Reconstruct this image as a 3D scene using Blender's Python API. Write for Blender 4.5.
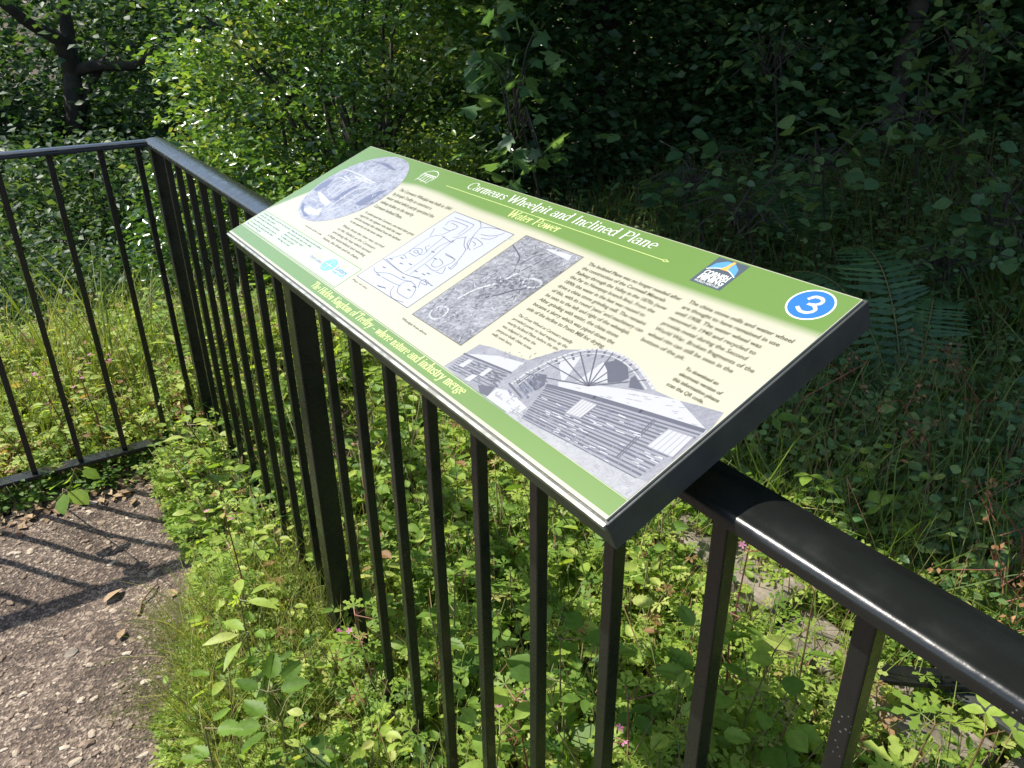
import bpy, math, random
import numpy as np
from mathutils import Vector, Matrix
random.seed(7); rng = np.random.default_rng(7)
scene = bpy.context.scene
for o in list(bpy.data.objects): bpy.data.objects.remove(o)
COL = scene.collection

# ------------------------------------------------------------------ camera
CAMZ = 1.3565
RIGHT = Vector((0.99993, -0.0052088, -0.010808)); UP = Vector((0.0119977, 0.434119, 0.900776)); FWD = Vector((0.0, 0.90084, -0.43415))
FPX = 784.83
cd = bpy.data.cameras.new('camera'); cam = bpy.data.objects.new('camera', cd); COL.objects.link(cam)
cam.matrix_world = Matrix(((RIGHT.x, UP.x, -FWD.x, 0), (RIGHT.y, UP.y, -FWD.y, 0), (RIGHT.z, UP.z, -FWD.z, CAMZ), (0, 0, 0, 1)))
cd.sensor_width = 36; cd.lens = 36 * FPX / 1024; cd.clip_start = 0.02; cd.clip_end = 500
scene.camera = cam
# ------------------------------------------------------------------ light
EL = math.radians(53.5); SH = Vector((-0.951, 0.308, 0)).normalized()
SUN = Vector((SH.x * math.cos(EL), SH.y * math.cos(EL), math.sin(EL)))
w = bpy.data.worlds.new('World'); scene.world = w; w.use_nodes = True
nt = w.node_tree; bg = nt.nodes['Background']; sky = nt.nodes.new('ShaderNodeTexSky')
sky.sky_type = 'NISHITA'; sky.sun_disc = False; sky.sun_elevation = EL; sky.sun_rotation = math.atan2(SUN.x, SUN.y)
nt.links.new(sky.outputs[0], bg.inputs[0]); bg.inputs[1].default_value = 0.15
sd = bpy.data.lights.new('sun', 'SUN'); sd.energy = 4.6; sd.angle = math.radians(0.53); sd.color = (1.0, 0.95, 0.86)
so = bpy.data.objects.new('sun', sd); COL.objects.link(so); so.rotation_euler = SUN.to_track_quat('Z', 'Y').to_euler()
vs = scene.view_settings; vs.view_transform = 'Standard'; vs.look = 'None'; vs.exposure = 0.87; vs.gamma = 1; vs.use_curve_mapping = False

# ------------------------------------------------------------------ frames of the place
C0 = Vector((-1.01419, 2.33393, 0)); D1 = Vector((-0.54285, 0.83983, 0)).normalized(); D2 = Vector((-0.83983, -0.54285, 0)).normalized()
RTOP = CAMZ - 0.33972
def W(a, b, z=0.0): return C0 + D1 * a + D2 * b + Vector((0, 0, z))       # a along the long railing, b to the path side
def at(x, y, d):                                                          # point at distance d seen at pixel x, y
    r = RIGHT * ((x - 512) / FPX) + UP * ((384 - y) / FPX) + FWD; r.normalize()
    return Vector((0, 0, CAMZ)) + r * d
def on_ground(x, y, z=0.0):
    r = RIGHT * ((x - 512) / FPX) + UP * ((384 - y) / FPX) + FWD
    return Vector((0, 0, CAMZ)) + r * ((z - CAMZ) / r.z)
def loc_ab(x, y):
    vx = x - C0.x; vy = y - C0.y
    return vx * D1.x + vy * D1.y, vx * D2.x + vy * D2.y
def smooth(e0, e1, x):
    t = np.clip((x - e0) / (e1 - e0), 0, 1); return t * t * (3 - 2 * t)
def vnoise(x, y, s, seed=0):
    x = np.asarray(x, float) / s + 100.3 + seed * 7.1; y = np.asarray(y, float) / s + 57.7 + seed * 3.3
    xi = np.floor(x).astype(int); yi = np.floor(y).astype(int); fx = x - xi; fy = y - yi
    fx = fx * fx * (3 - 2 * fx); fy = fy * fy * (3 - 2 * fy)
    def h(a, b):
        v = np.sin(a * 127.1 + b * 311.7 + seed * 74.7) * 43758.5453; return v - np.floor(v)
    return (h(xi, yi) * (1 - fx) + h(xi + 1, yi) * fx) * (1 - fy) + (h(xi, yi + 1) * (1 - fx) + h(xi + 1, yi + 1) * fx) * fy
def gz(x, y):
    a, b = loc_ab(np.asarray(x, float), np.asarray(y, float))
    out = np.maximum(smooth(-0.1, 0.5, a), smooth(0.0, -0.6, b))          # outside the fenced platform
    z = out * (vnoise(x, y, 0.9, 1) - 0.5) * 0.16 + (vnoise(x, y, 0.25, 2) - 0.5) * 0.02
    left = smooth(-2.6, -0.6, b)                                          # the valley side, on the left
    z = z - left * 0.75 * np.clip(a - 1.25, 0, 9) - (1 - left) * 0.10 * np.clip(a - 1.25, 0, 9)
    z = z + (1 - left) * 0.22 * np.clip(-b - 2.4, 0, 14)
    far = np.hypot(x, y)
    z = z + smooth(13, 40, far) * 6 * (1 - .0 * left)
    return z

# ------------------------------------------------------------------ materials
def newmat(name):
    m = bpy.data.materials.new(name); m.use_nodes = True; nt = m.node_tree
    return m, nt, nt.nodes['Principled BSDF']
def mat(name, col, rough=0.6, metal=0.0, var=0.0, scale=20.0, bump=0.0, bscale=60.0, spec=0.5, col2=None, coat=0.0):
    m, nt, p = newmat(name)
    p.inputs['Base Color'].default_value = (*col, 1); p.inputs['Roughness'].default_value = rough
    p.inputs['Metallic'].default_value = metal; p.inputs['Specular IOR Level'].default_value = spec
    p.inputs['Coat Weight'].default_value = coat
    tc = nt.nodes.new('ShaderNodeTexCoord')
    if var > 0 or col2:
        n = nt.nodes.new('ShaderNodeTexNoise'); n.inputs['Scale'].default_value = scale; n.inputs['Detail'].default_value = 6
        r = nt.nodes.new('ShaderNodeValToRGB'); r.color_ramp.elements[0].position = 0.35; r.color_ramp.elements[1].position = 0.65
        c2 = col2 or tuple(c * (1 - var) for c in col)
        r.color_ramp.elements[0].color = (*c2, 1); r.color_ramp.elements[1].color = (*col, 1)
        nt.links.new(tc.outputs['Object'], n.inputs['Vector']); nt.links.new(n.outputs[0], r.inputs[0]); nt.links.new(r.outputs[0], p.inputs['Base Color'])
    if bump > 0:
        n = nt.nodes.new('ShaderNodeTexNoise'); n.inputs['Scale'].default_value = bscale; n.inputs['Detail'].default_value = 5
        b = nt.nodes.new('ShaderNodeBump'); b.inputs['Strength'].default_value = bump; b.inputs['Distance'].default_value = 0.01
        nt.links.new(tc.outputs['Object'], n.inputs['Vector']); nt.links.new(n.outputs[0], b.inputs['Height']); nt.links.new(b.outputs[0], p.inputs['Normal'])
    return m
def leafmat(name, ramp, rough=0.45, trans=0.35, spec=0.4, tcol=1.6):
    """colour of each leaf from its own 'tint'"""
    m, nt, p = newmat(name); L = nt.links
    at_ = nt.nodes.new('ShaderNodeAttribute'); at_.attribute_name = 'tint'
    r = nt.nodes.new('ShaderNodeValToRGB'); els = r.color_ramp.elements
    while len(els) < len(ramp): els.new(0.5)
    for e, (pos, c) in zip(els, ramp): e.position = pos; e.color = (*c, 1)
    L.new(at_.outputs['Fac'], r.inputs[0])
    tc = nt.nodes.new('ShaderNodeTexCoord'); n = nt.nodes.new('ShaderNodeTexNoise'); n.inputs['Scale'].default_value = 90
    L.new(tc.outputs['Object'], n.inputs['Vector'])
    mx = nt.nodes.new('ShaderNodeMix'); mx.data_type = 'RGBA'; mx.blend_type = 'MULTIPLY'; mx.inputs[0].default_value = 0.5
    gr = nt.nodes.new('ShaderNodeValToRGB'); gr.color_ramp.elements[0].position = 0.3; gr.color_ramp.elements[0].color = (.45, .5, .4, 1); gr.color_ramp.elements[1].position = .7
    L.new(n.outputs[0], gr.inputs[0]); L.new(r.outputs[0], mx.inputs[6]); L.new(gr.outputs[0], mx.inputs[7])
    L.new(mx.outputs[2], p.inputs['Base Color']); p.inputs['Roughness'].default_value = rough; p.inputs['Specular IOR Level'].default_value = spec
    t = nt.nodes.new('ShaderNodeBsdfTranslucent'); g = nt.nodes.new('ShaderNodeMix'); g.data_type = 'RGBA'; g.blend_type = 'MULTIPLY'; g.inputs[0].default_value = 1
    g.inputs[7].default_value = (tcol * 1.05, tcol, tcol * 0.45, 1); L.new(mx.outputs[2], g.inputs[6]); L.new(g.outputs[2], t.inputs['Color'])
    ms = nt.nodes.new('ShaderNodeMixShader'); ms.inputs[0].default_value = trans
    L.new(p.outputs[0], ms.inputs[1]); L.new(t.outputs[0], ms.inputs[2]); L.new(ms.outputs[0], nt.nodes['Material Output'].inputs[0])
    return m
M = {}
M['weed'] = leafmat('weed_leaf', [(0, (.07, .15, .03)), (.35, (.19, .32, .05)), (.7, (.38, .50, .09)), (.93, (.55, .60, .18)), (1, (.38, .22, .11))], .50, .50, .30, 1.5)
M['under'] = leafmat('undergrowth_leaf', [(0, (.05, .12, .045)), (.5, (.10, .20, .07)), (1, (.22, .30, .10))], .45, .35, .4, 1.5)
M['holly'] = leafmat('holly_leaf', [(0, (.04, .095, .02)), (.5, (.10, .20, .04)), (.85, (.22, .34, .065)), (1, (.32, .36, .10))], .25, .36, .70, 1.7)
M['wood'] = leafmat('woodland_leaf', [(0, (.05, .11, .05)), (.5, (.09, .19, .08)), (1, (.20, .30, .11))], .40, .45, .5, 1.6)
M['oak'] = leafmat('oak_leaf', [(0, (.015, .045, .018)), (.5, (.045, .10, .036)), (1, (.13, .20, .06))], .5, .38, .35, 1.6)  # greens lowered: deep shade beyond the left railing is put into the leaf colour
M['grass'] = leafmat('grass_blade', [(0, (.08, .14, .02)), (.6, (.20, .27, .045)), (.9, (.36, .36, .11)), (1, (.42, .36, .18))], .5, .35, .3, 1.3)
M['dry'] = leafmat('dry_leaf', [(0, (.16, .09, .05)), (1, (.42, .30, .18))], .7, .1, .2, 1.0)
M['stem'] = mat('green_stem', (.12, .16, .04), .6, var=.4, col2=(.16, .07, .03))
M['redstem'] = mat('red_stem', (.22, .07, .04), .6, var=.3)
M['pink'] = leafmat('pink_petal', [(0, (.60, .16, .38)), (1, (.75, .30, .52))], .6, .35, .2, 1.1)
M['seed'] = leafmat('brown_seed', [(0, (.13, .06, .025)), (1, (.34, .19, .09))], .8, .1, .2, 1.0)
M['bark'] = mat('dark_bark', (.060, .048, .036), .9, var=.5, scale=14, bump=.8, bscale=18)
M['twig'] = mat('brown_twig', (.22, .14, .08), .85, var=.4, scale=30)
# black paint of the railing
m, nt_, p = newmat('black_gloss_paint'); M['paint'] = m; L = nt_.links
tc = nt_.nodes.new('ShaderNodeTexCoord')
p.inputs['Base Color'].default_value = (.012, .014, .013, 1); p.inputs['Roughness'].default_value = .28; p.inputs['Specular IOR Level'].default_value = .5
n1 = nt_.nodes.new('ShaderNodeTexNoise'); n1.inputs['Scale'].default_value = 35; n1.inputs['Detail'].default_value = 8
L.new(tc.outputs['Object'], n1.inputs['Vector'])
mr = nt_.nodes.new('ShaderNodeMapRange'); mr.inputs[1].default_value = .3; mr.inputs[2].default_value = .7; mr.inputs[3].default_value = .17; mr.inputs[4].default_value = .38
L.new(n1.outputs[0], mr.inputs[0]); L.new(mr.outputs[0], p.inputs['Roughness'])
v1 = nt_.nodes.new('ShaderNodeTexVoronoi'); v1.inputs['Scale'].default_value = 210; L.new(tc.outputs['Object'], v1.inputs['Vector'])
n2 = nt_.nodes.new('ShaderNodeTexNoise'); n2.inputs['Scale'].default_value = 9; L.new(tc.outputs['Object'], n2.inputs['Vector'])
sp = nt_.nodes.new('ShaderNodeMath'); sp.operation = 'SUBTRACT'; L.new(n2.outputs[0], sp.inputs[0]); sp.inputs[1].default_value = .565
sp2 = nt_.nodes.new('ShaderNodeMath'); sp2.operation = 'MULTIPLY'; L.new(sp.outputs[0], sp2.inputs[0]); sp2.inputs[1].default_value = 1.1
lt = nt_.nodes.new('ShaderNodeMath'); lt.operation = 'LESS_THAN'; L.new(v1.outputs['Distance'], lt.inputs[0]); L.new(sp2.outputs[0], lt.inputs[1])
mx = nt_.nodes.new('ShaderNodeMix'); mx.data_type = 'RGBA'; L.new(lt.outputs[0], mx.inputs[0])
mx.inputs[6].default_value = (.0085, .0095, .0085, 1); mx.inputs[7].default_value = (.10, .10, .09, 1); L.new(mx.outputs[2], p.inputs['Base Color'])
bp = nt_.nodes.new('ShaderNodeBump'); bp.inputs['Strength'].default_value = .22; bp.inputs['Distance'].default_value = .001; n3 = nt_.nodes.new('ShaderNodeTexNoise'); n3.inputs['Scale'].default_value = 170; n3.inputs['Detail'].default_value = 4; L.new(tc.outputs['Object'], n3.inputs['Vector']); L.new(n3.outputs[0], bp.inputs['Height']); L.new(bp.outputs[0], p.inputs['Normal'])
M['tray'] = mat('dark_grey_powder_coat', (.055, .058, .050), .42, var=.3, scale=40, bump=.1)
M['lip'] = mat('scuffed_metal_lip', (.42, .42, .38), .38, .6, var=.5, scale=60)

# ------------------------------------------------------------------ mesh helpers
def tag(o, label=None, cat=None, group=None, kind=None):
    if label: o['label'] = label
    if cat: o['category'] = cat
    if group: o['group'] = group
    if kind: o['kind'] = kind
    return o
def empty(name, loc):
    o = bpy.data.objects.new(name, None); COL.objects.link(o); o.location = loc; o.empty_display_size = .05; return o
class MB:
    def __init__(s): s.v = []; s.f = []
    def add(s, vs_, fs):
        n = len(s.v); s.v += [tuple(v) for v in vs_]; s.f += [tuple(i + n for i in f) for f in fs]
    def box(s, c, ax, ay, az):
        """c centre; ax, ay, az half-extent vectors"""
        c = Vector(c); P = [c + ax * i + ay * j + az * k for i in (-1, 1) for j in (-1, 1) for k in (-1, 1)]
        s.add(P, [(0, 1, 3, 2), (4, 6, 7, 5), (0, 4, 5, 1), (2, 3, 7, 6), (0, 2, 6, 4), (1, 5, 7, 3)])
    def sweep(s, prof, p0, p1, side, up):
        """closed profile [(s, u)] swept from p0 to p1"""
        n = len(prof); P = [Vector(p) + side * a + up * b for p in (p0, p1) for a, b in prof]
        s.add(P, [(i, (i + 1) % n, n + (i + 1) % n, n + i) for i in range(n)] + [tuple(range(n))[::-1], tuple(range(n, 2 * n))])
    def tube(s, pts, rad, seg=6):
        pts = [Vector(p) for p in pts]; n0 = len(s.v); k = len(pts)
        if not hasattr(rad, '__len__'): rad = [rad] * k
        ref = Vector((.3, .2, .9))
        for i, p in enumerate(pts):
            t = (pts[min(i + 1, k - 1)] - pts[max(i - 1, 0)]).normalized()
            x = t.cross(ref if abs(t.dot(ref)) < .95 else Vector((1, 0, 0))).normalized(); y = t.cross(x)
            for j in range(seg):
                an = 2 * math.pi * j / seg; s.v.append(tuple(p + (x * math.cos(an) + y * math.sin(an)) * rad[i]))
        for i in range(k - 1):
            for j in range(seg):
                a = n0 + i * seg + j; b = n0 + i * seg + (j + 1) % seg; s.f.append((a, b, b + seg, a + seg))
        s.f.append(tuple(n0 + (k - 1) * seg + j for j in range(seg)))
    def build(s, name, m, parent=None, smooth_=False, origin=None, bevel=0):
        org = Vector(parent.location) if parent is not None and parent.parent is None else (Vector(origin) if origin is not None else Vector((0, 0, 0)))
        if parent is not None and parent.parent is not None: org = Vector(parent.parent.location)
        me = bpy.data.meshes.new(name); me.from_pydata([(x - org.x, y - org.y, z - org.z) for x, y, z in s.v], [], s.f); me.update()
        if m: me.materials.append(m)
        if smooth_: me.polygons.foreach_set('use_smooth', [True] * len(me.polygons))
        o = bpy.data.objects.new(name, me); COL.objects.link(o)
        if parent is not None: o.parent = parent
        else: o.location = org
        if bevel:
            bm_ = o.modifiers.new('bevel', 'BEVEL'); bm_.width = bevel; bm_.segments = 2; bm_.limit_method = 'ANGLE'
        return o

# leaf templates: x across, y from base to tip, z normal
def T_ovate(w_=.28, fold=.07, droop=.10):
    v = [(0, 0, 0), (-w_ * .8, .25, fold), (0, .28, 0), (w_ * .8, .25, fold), (-w_, .5, fold), (0, .55, -.0), (w_, .5, fold), (-w_ * .6, .78, fold * .5 - droop * .5), (0, .8, -droop * .5), (w_ * .6, .78, fold * .5 - droop * .5), (0, 1, -droop)]
    f = [(0, 2, 1), (0, 3, 2), (1, 2, 5, 4), (2, 3, 6, 5), (4, 5, 8, 7), (5, 6, 9, 8), (7, 8, 10), (8, 9, 10)]
    return np.array(v), f
def T_simple(w_=.3, fold=.08):
    v = [(0, 0, 0), (-w_, .45, fold), (0, .5, 0), (w_, .45, fold), (0, 1, -.05)]
    return np.array(v), [(0, 2, 1), (0, 3, 2), (1, 2, 4), (2, 3, 4)]
def T_serrate(w_=.33, teeth=6):
    vL = [(0, 0, 0)]; 
    for i in range(teeth):
        y0 = (i + .35) / (teeth + .3); y1 = (i + .9) / (teeth + .3)
        ww = lambda y: w_ * math.sin(math.pi * min(1, y ** .75)) ** .8
        vL += [(ww(y1) * 1.0 + .02, y1 * 1.0, .07), (ww(y1) * .82, y1 + .01, .055)]
    vL += [(0, 1, -.1)]
    n = len(vL); v = vL + [(-x, y, z) for x, y, z in vL[1:-1]]
    fR = tuple(range(n)); fL = (0,) + tuple([n - 1]) + tuple(range(n + n - 3, n - 1, -1))
    return np.array(v), [fR, fL]
def T_lobed(lobes=5, cut=.30):
    v = [(0, .0, 0)]; f = []
    for i in range(lobes):
        an = (i - (lobes - 1) / 2) * math.radians(52); r = 1 - .13 * abs(i - (lobes - 1) / 2)
        c, s_ = math.sin(an), math.cos(an); px, py = s_, -c
        def P(d, sd, z=0): return (c * d * r + px * sd, s_ * d * r + py * sd, z)
        b = len(v)
        v += [P(.35, -.07, .02), P(.55, -.20, .05), P(.62, -.09, .03), P(.85, -.15, .02), P(1, 0, -.06), P(.85, .15, .02), P(.62, .09, .03), P(.55, .20, .05), P(.35, .07, .02)]
        f.append((0,) + tuple(range(b, b + 9))[::-1])
    return np.array(v), f
def T_palm():
    """maple-like leaf with five pointed lobes"""
    out = []
    for i, (an, r) in enumerate([(-118, .5), (-96, .30), (-72, .78), (-56, .62), (-44, .42), (-22, .72), (0, 1.0), (22, .72), (44, .42), (56, .62), (72, .78), (96, .30), (118, .5)]):
        a = math.radians(an); out.append((math.sin(a) * r * .9, .28 + math.cos(a) * r * .72, .05 * abs(math.sin(a)) - .10 * r))
    v = [(0, .12, 0), (0, .35, 0)] + out; n = len(out); f = []
    for i in range(n - 1): f.append((1, 2 + i + 1, 2 + i))
    f += [(1, 2, 0), (1, 0, 2 + n - 1)]
    return np.array(v), f
def T_three():
    v0, f0 = T_ovate(.30); vs_, fs = [], []
    for an, d, s_ in ((0, .30, .70), (75, .16, .55), (-75, .16, .55)):
        a = math.radians(an); c, s2 = math.cos(a), math.sin(a); p = v0 * s_; q = p.copy()
        q[:, 0] = p[:, 0] * c + (p[:, 1]) * s2; q[:, 1] = -p[:, 0] * s2 + p[:, 1] * c; q[:, 1] += d
        n = len(vs_) * len(v0); vs_.append(q); fs += [tuple(i + n for i in f) for f in f0]
    return np.concatenate(vs_), fs
def T_blade(w_=.02, bend=.35, n=4):
    v = []; f = []
    for i in range(n):
        t = i / n; v += [(-w_ * (1 - t * .6), t, -bend * t * t), (w_ * (1 - t * .6), t, -bend * t * t)]
    v.append((0, 1 - .08 * bend, -bend))
    for i in range(n - 1): f.append((2 * i, 2 * i + 1, 2 * i + 3, 2 * i + 2))
    f.append((2 * n - 2, 2 * n - 1, 2 * n)); return np.array(v), f
def T_pinna():
    v = [(0, 0, 0)]; n = 7; 
    R_ = [(.014 + .050 * (1 - i / n) * (1 if i % 2 else .4), (i + .6) / (n + .6), 0) for i in range(n)]
    vv = [(0, 0, 0)] + R_ + [(0, 1, -.04)] + [(-x, y, 0) for x, y, z in R_[::-1]]
    return np.array(vv), [tuple(range(len(vv)))[::-1]]
def T_petals():
    v = [(0, 0, 0)]; f = []
    for i in range(5):
        a = i * 2 * math.pi / 5; b = len(v)
        for d, s_ in ((.5, -.22), (.95, -.22), (1, 0), (.95, .22), (.5, .22)): v.append((math.sin(a) * d + math.cos(a) * s_, math.cos(a) * d - math.sin(a) * s_, .12 * d))
        f.append((0,) + tuple(range(b, b + 5))[::-1])
    return np.array(v), f
TP = dict(ovate=T_ovate(), round=T_ovate(.40, .05, .06), narrow=T_ovate(.16, .05, .15), simple=T_simple(), holly=T_simple(.27, .12), serrate=T_serrate(), lobed=T_lobed(), palm=T_palm(), three=T_three(), blade=T_blade(.012), thin=T_blade(.006, .5), fat=T_blade(.03, .5), pinna=T_pinna(), petals=T_petals())
def nrmz(v): return v / np.maximum(np.linalg.norm(v, axis=-1, keepdims=True), 1e-9)
class Leaves:
    def __init__(s): s.co = []; s.ln = []; s.lt = []; s.tint = []; s.nv = 0; s.mi = []
    def add(s, tp, pos, ydir, nrm, size, tint, mi=0):
        tv, tf = TP[tp]; pos = np.atleast_2d(np.asarray(pos, float)); n = len(pos)
        y = nrmz(np.broadcast_to(np.asarray(ydir, float), (n, 3))); z = np.broadcast_to(np.asarray(nrm, float), (n, 3))
        x = nrmz(np.cross(y, z)); z = np.cross(x, y); sz = np.broadcast_to(np.asarray(size, float), (n,)).reshape(n, 1, 1)
        co = pos[:, None, :] + sz * (tv[None, :, 0:1] * x[:, None, :] + tv[None, :, 1:2] * y[:, None, :] + tv[None, :, 2:3] * z[:, None, :])
        nv = len(tv); flat = np.array([i for f in tf for i in f]); tot = np.array([len(f) for f in tf])
        s.co.append(co.reshape(-1, 3)); s.ln.append((flat[None, :] + (np.arange(n) * nv)[:, None] + s.nv).ravel()); s.lt.append(np.tile(tot, n))
        s.tint.append(np.repeat(np.broadcast_to(np.asarray(tint, float), (n,)), nv)); s.mi.append(np.full(len(tf) * n, mi)); s.nv += n * nv
    def mb(s, mb, tint=.3, mi=1):
        if not mb.v: return
        s.co.append(np.array(mb.v)); s.ln.append(np.array([i + s.nv for f in mb.f for i in f])); s.lt.append(np.array([len(f) for f in mb.f]))
        s.tint.append(np.full(len(mb.v), tint)); s.mi.append(np.full(len(mb.f), mi)); s.nv += len(mb.v)
    def build(s, name, mats, parent=None, origin=(0, 0, 0)):
        org = np.array(parent.location if parent is not None else origin, float)
        co = np.concatenate(s.co) - org; ln = np.concatenate(s.ln).astype(np.int32); lt = np.concatenate(s.lt).astype(np.int32)
        me = bpy.data.meshes.new(name); me.vertices.add(len(co)); me.vertices.foreach_set('co', co.ravel().astype(np.float32))
        me.loops.add(len(ln)); me.loops.foreach_set('vertex_index', ln); me.polygons.add(len(lt))
        st = np.concatenate([[0], np.cumsum(lt)[:-1]]).astype(np.int32); me.polygons.foreach_set('loop_start', st); me.polygons.foreach_set('loop_total', lt)
        me.polygons.foreach_set('material_index', np.concatenate(s.mi).astype(np.int32))
        me.update(calc_edges=True)
        a = me.attributes.new('tint', 'FLOAT', 'POINT'); a.data.foreach_set('value', np.concatenate(s.tint).astype(np.float32))
        for m in mats: me.materials.append(m)
        o = bpy.data.objects.new(name, me); COL.objects.link(o)
        if parent is not None: o.parent = parent
        else: o.location = Vector(origin)
        return o
def rdir(n, up=0.0, spread=1.0):
    v = rng.normal(size=(n, 3)) * spread; v[:, 2] += up; return nrmz(v)
def heading(n, lift=0.0):
    a = rng.uniform(0, 2 * np.pi, n); return nrmz(np.stack([np.cos(a), np.sin(a), np.full(n, 0.0) + lift], 1))

# ------------------------------------------------------------------ setting: ground sheet
def ground():
    xs = np.concatenate([np.linspace(-60, -7, 28)[:-1], np.linspace(-7, 8, 190), np.linspace(8, 60, 28)[1:]])
    ys = np.concatenate([np.linspace(-30, -1, 18)[:-1], np.linspace(-1, 9, 130), np.linspace(9, 70, 34)[1:]])
    X, Y = np.meshgrid(xs, ys); Z = gz(X, Y); nx, ny = len(xs), len(ys)
    v = np.stack([X, Y, Z], -1).reshape(-1, 3)
    f = [(j * nx + i, j * nx + i + 1, (j + 1) * nx + i + 1, (j + 1) * nx + i) for j in range(ny - 1) for i in range(nx - 1)]
    me = bpy.data.meshes.new('ground'); me.from_pydata(v.tolist(), [], f); me.polygons.foreach_set('use_smooth', [True] * len(f))
    m = mat('woodland_soil', (.085, .062, .040), .95, col2=(.035, .028, .018), scale=9, bump=.9, bscale=40); me.materials.append(m)
    o = bpy.data.objects.new('ground', me); COL.objects.link(o); tag(o, kind='structure')
ground()
def path():
    """trodden gravel of the viewing platform, a sheet just above the soil"""
    na, nb = 90, 70; A = np.linspace(-4.5, -0.06, na); f = []; v = []
    for i, a in enumerate(A):
        edge = 0.12 + .10 * smooth(-.62, -1.25, a) + .06 * (vnoise(a, 0, .18, 5) - .5)
        for j in range(nb):
            b = edge + (4.0 - edge) * (j / (nb - 1)) ** 1.6; aa = a + (.05 * (vnoise(b, 3, .2, 6) - .5) if i == na - 1 else 0)
            p = W(aa, b); z = float(gz(p.x, p.y)) + .006 + .004 * float(vnoise(p.x, p.y, .05, 9)); v.append((p.x, p.y, z))
    for i in range(na - 1):
        for j in range(nb - 1): f.append((i * nb + j, i * nb + j + 1, (i + 1) * nb + j + 1, (i + 1) * nb + j))
    me = bpy.data.meshes.new('path'); me.from_pydata(v, [], f); me.polygons.foreach_set('use_smooth', [True] * len(f))
    m, nt, p = newmat('trodden_gravel'); L = nt.links; tc = nt.nodes.new('ShaderNodeTexCoord')
    vo = nt.nodes.new('ShaderNodeTexVoronoi'); vo.inputs['Scale'].default_value = 140; vo.inputs['Randomness'].default_value = 1
    no = nt.nodes.new('ShaderNodeTexNoise'); no.inputs['Scale'].default_value = 6; no.inputs['Detail'].default_value = 9
    no2 = nt.nodes.new('ShaderNodeTexNoise'); no2.inputs['Scale'].default_value = 120; no2.inputs['Detail'].default_value = 6
    for n in (vo, no, no2): L.new(tc.outputs['Object'], n.inputs['Vector'])
    nw = nt.nodes.new('ShaderNodeTexNoise'); nw.inputs['Scale'].default_value = 60; L.new(tc.outputs['Object'], nw.inputs['Vector']); wm = nt.nodes.new('ShaderNodeMix'); wm.data_type = 'VECTOR'; wm.inputs[0].default_value = .012; L.new(tc.outputs['Object'], wm.inputs[4]); L.new(nw.outputs['Color'], wm.inputs[5]); L.new(wm.outputs[1], vo.inputs['Vector'])
    cr = nt.nodes.new('ShaderNodeValToRGB'); e = cr.color_ramp.elements; e[0].position = .0; e[0].color = (.07, .05, .037, 1); e[1].position = .97; e[1].color = (.36, .285, .215, 1); q = e.new(.66); q.color = (.155, .112, .082, 1)
    sv = nt.nodes.new('ShaderNodeSeparateColor'); L.new(vo.outputs['Color'], sv.inputs[0]); L.new(sv.outputs[0], cr.inputs[0])
    mx = nt.nodes.new('ShaderNodeMix'); mx.data_type = 'RGBA'; mx.blend_type = 'MULTIPLY'; mx.inputs[0].default_value = .7
    c2 = nt.nodes.new('ShaderNodeValToRGB'); c2.color_ramp.elements[0].position = .38; c2.color_ramp.elements[0].color = (.30, .25, .22, 1); c2.color_ramp.elements[1].position = .60; L.new(no.outputs[0], c2.inputs[0])
    L.new(cr.outputs[0], mx.inputs[6]); L.new(c2.outputs[0], mx.inputs[7]); L.new(mx.outputs[2], p.inputs['Base Color']); p.inputs['Roughness'].default_value = .9
    ad = nt.nodes.new('ShaderNodeMath'); L.new(vo.outputs['Distance'], ad.inputs[0]); L.new(no2.outputs[0], ad.inputs[1])
    b = nt.nodes.new('ShaderNodeBump'); b.inputs['Strength'].default_value = .8; b.inputs['Distance'].default_value = .008; L.new(ad.outputs[0], b.inputs['Height']); L.new(b.outputs[0], p.inputs['Normal'])
    me.materials.append(m); o = bpy.data.objects.new('path', me); COL.objects.link(o); tag(o, kind='structure')
path()
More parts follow.
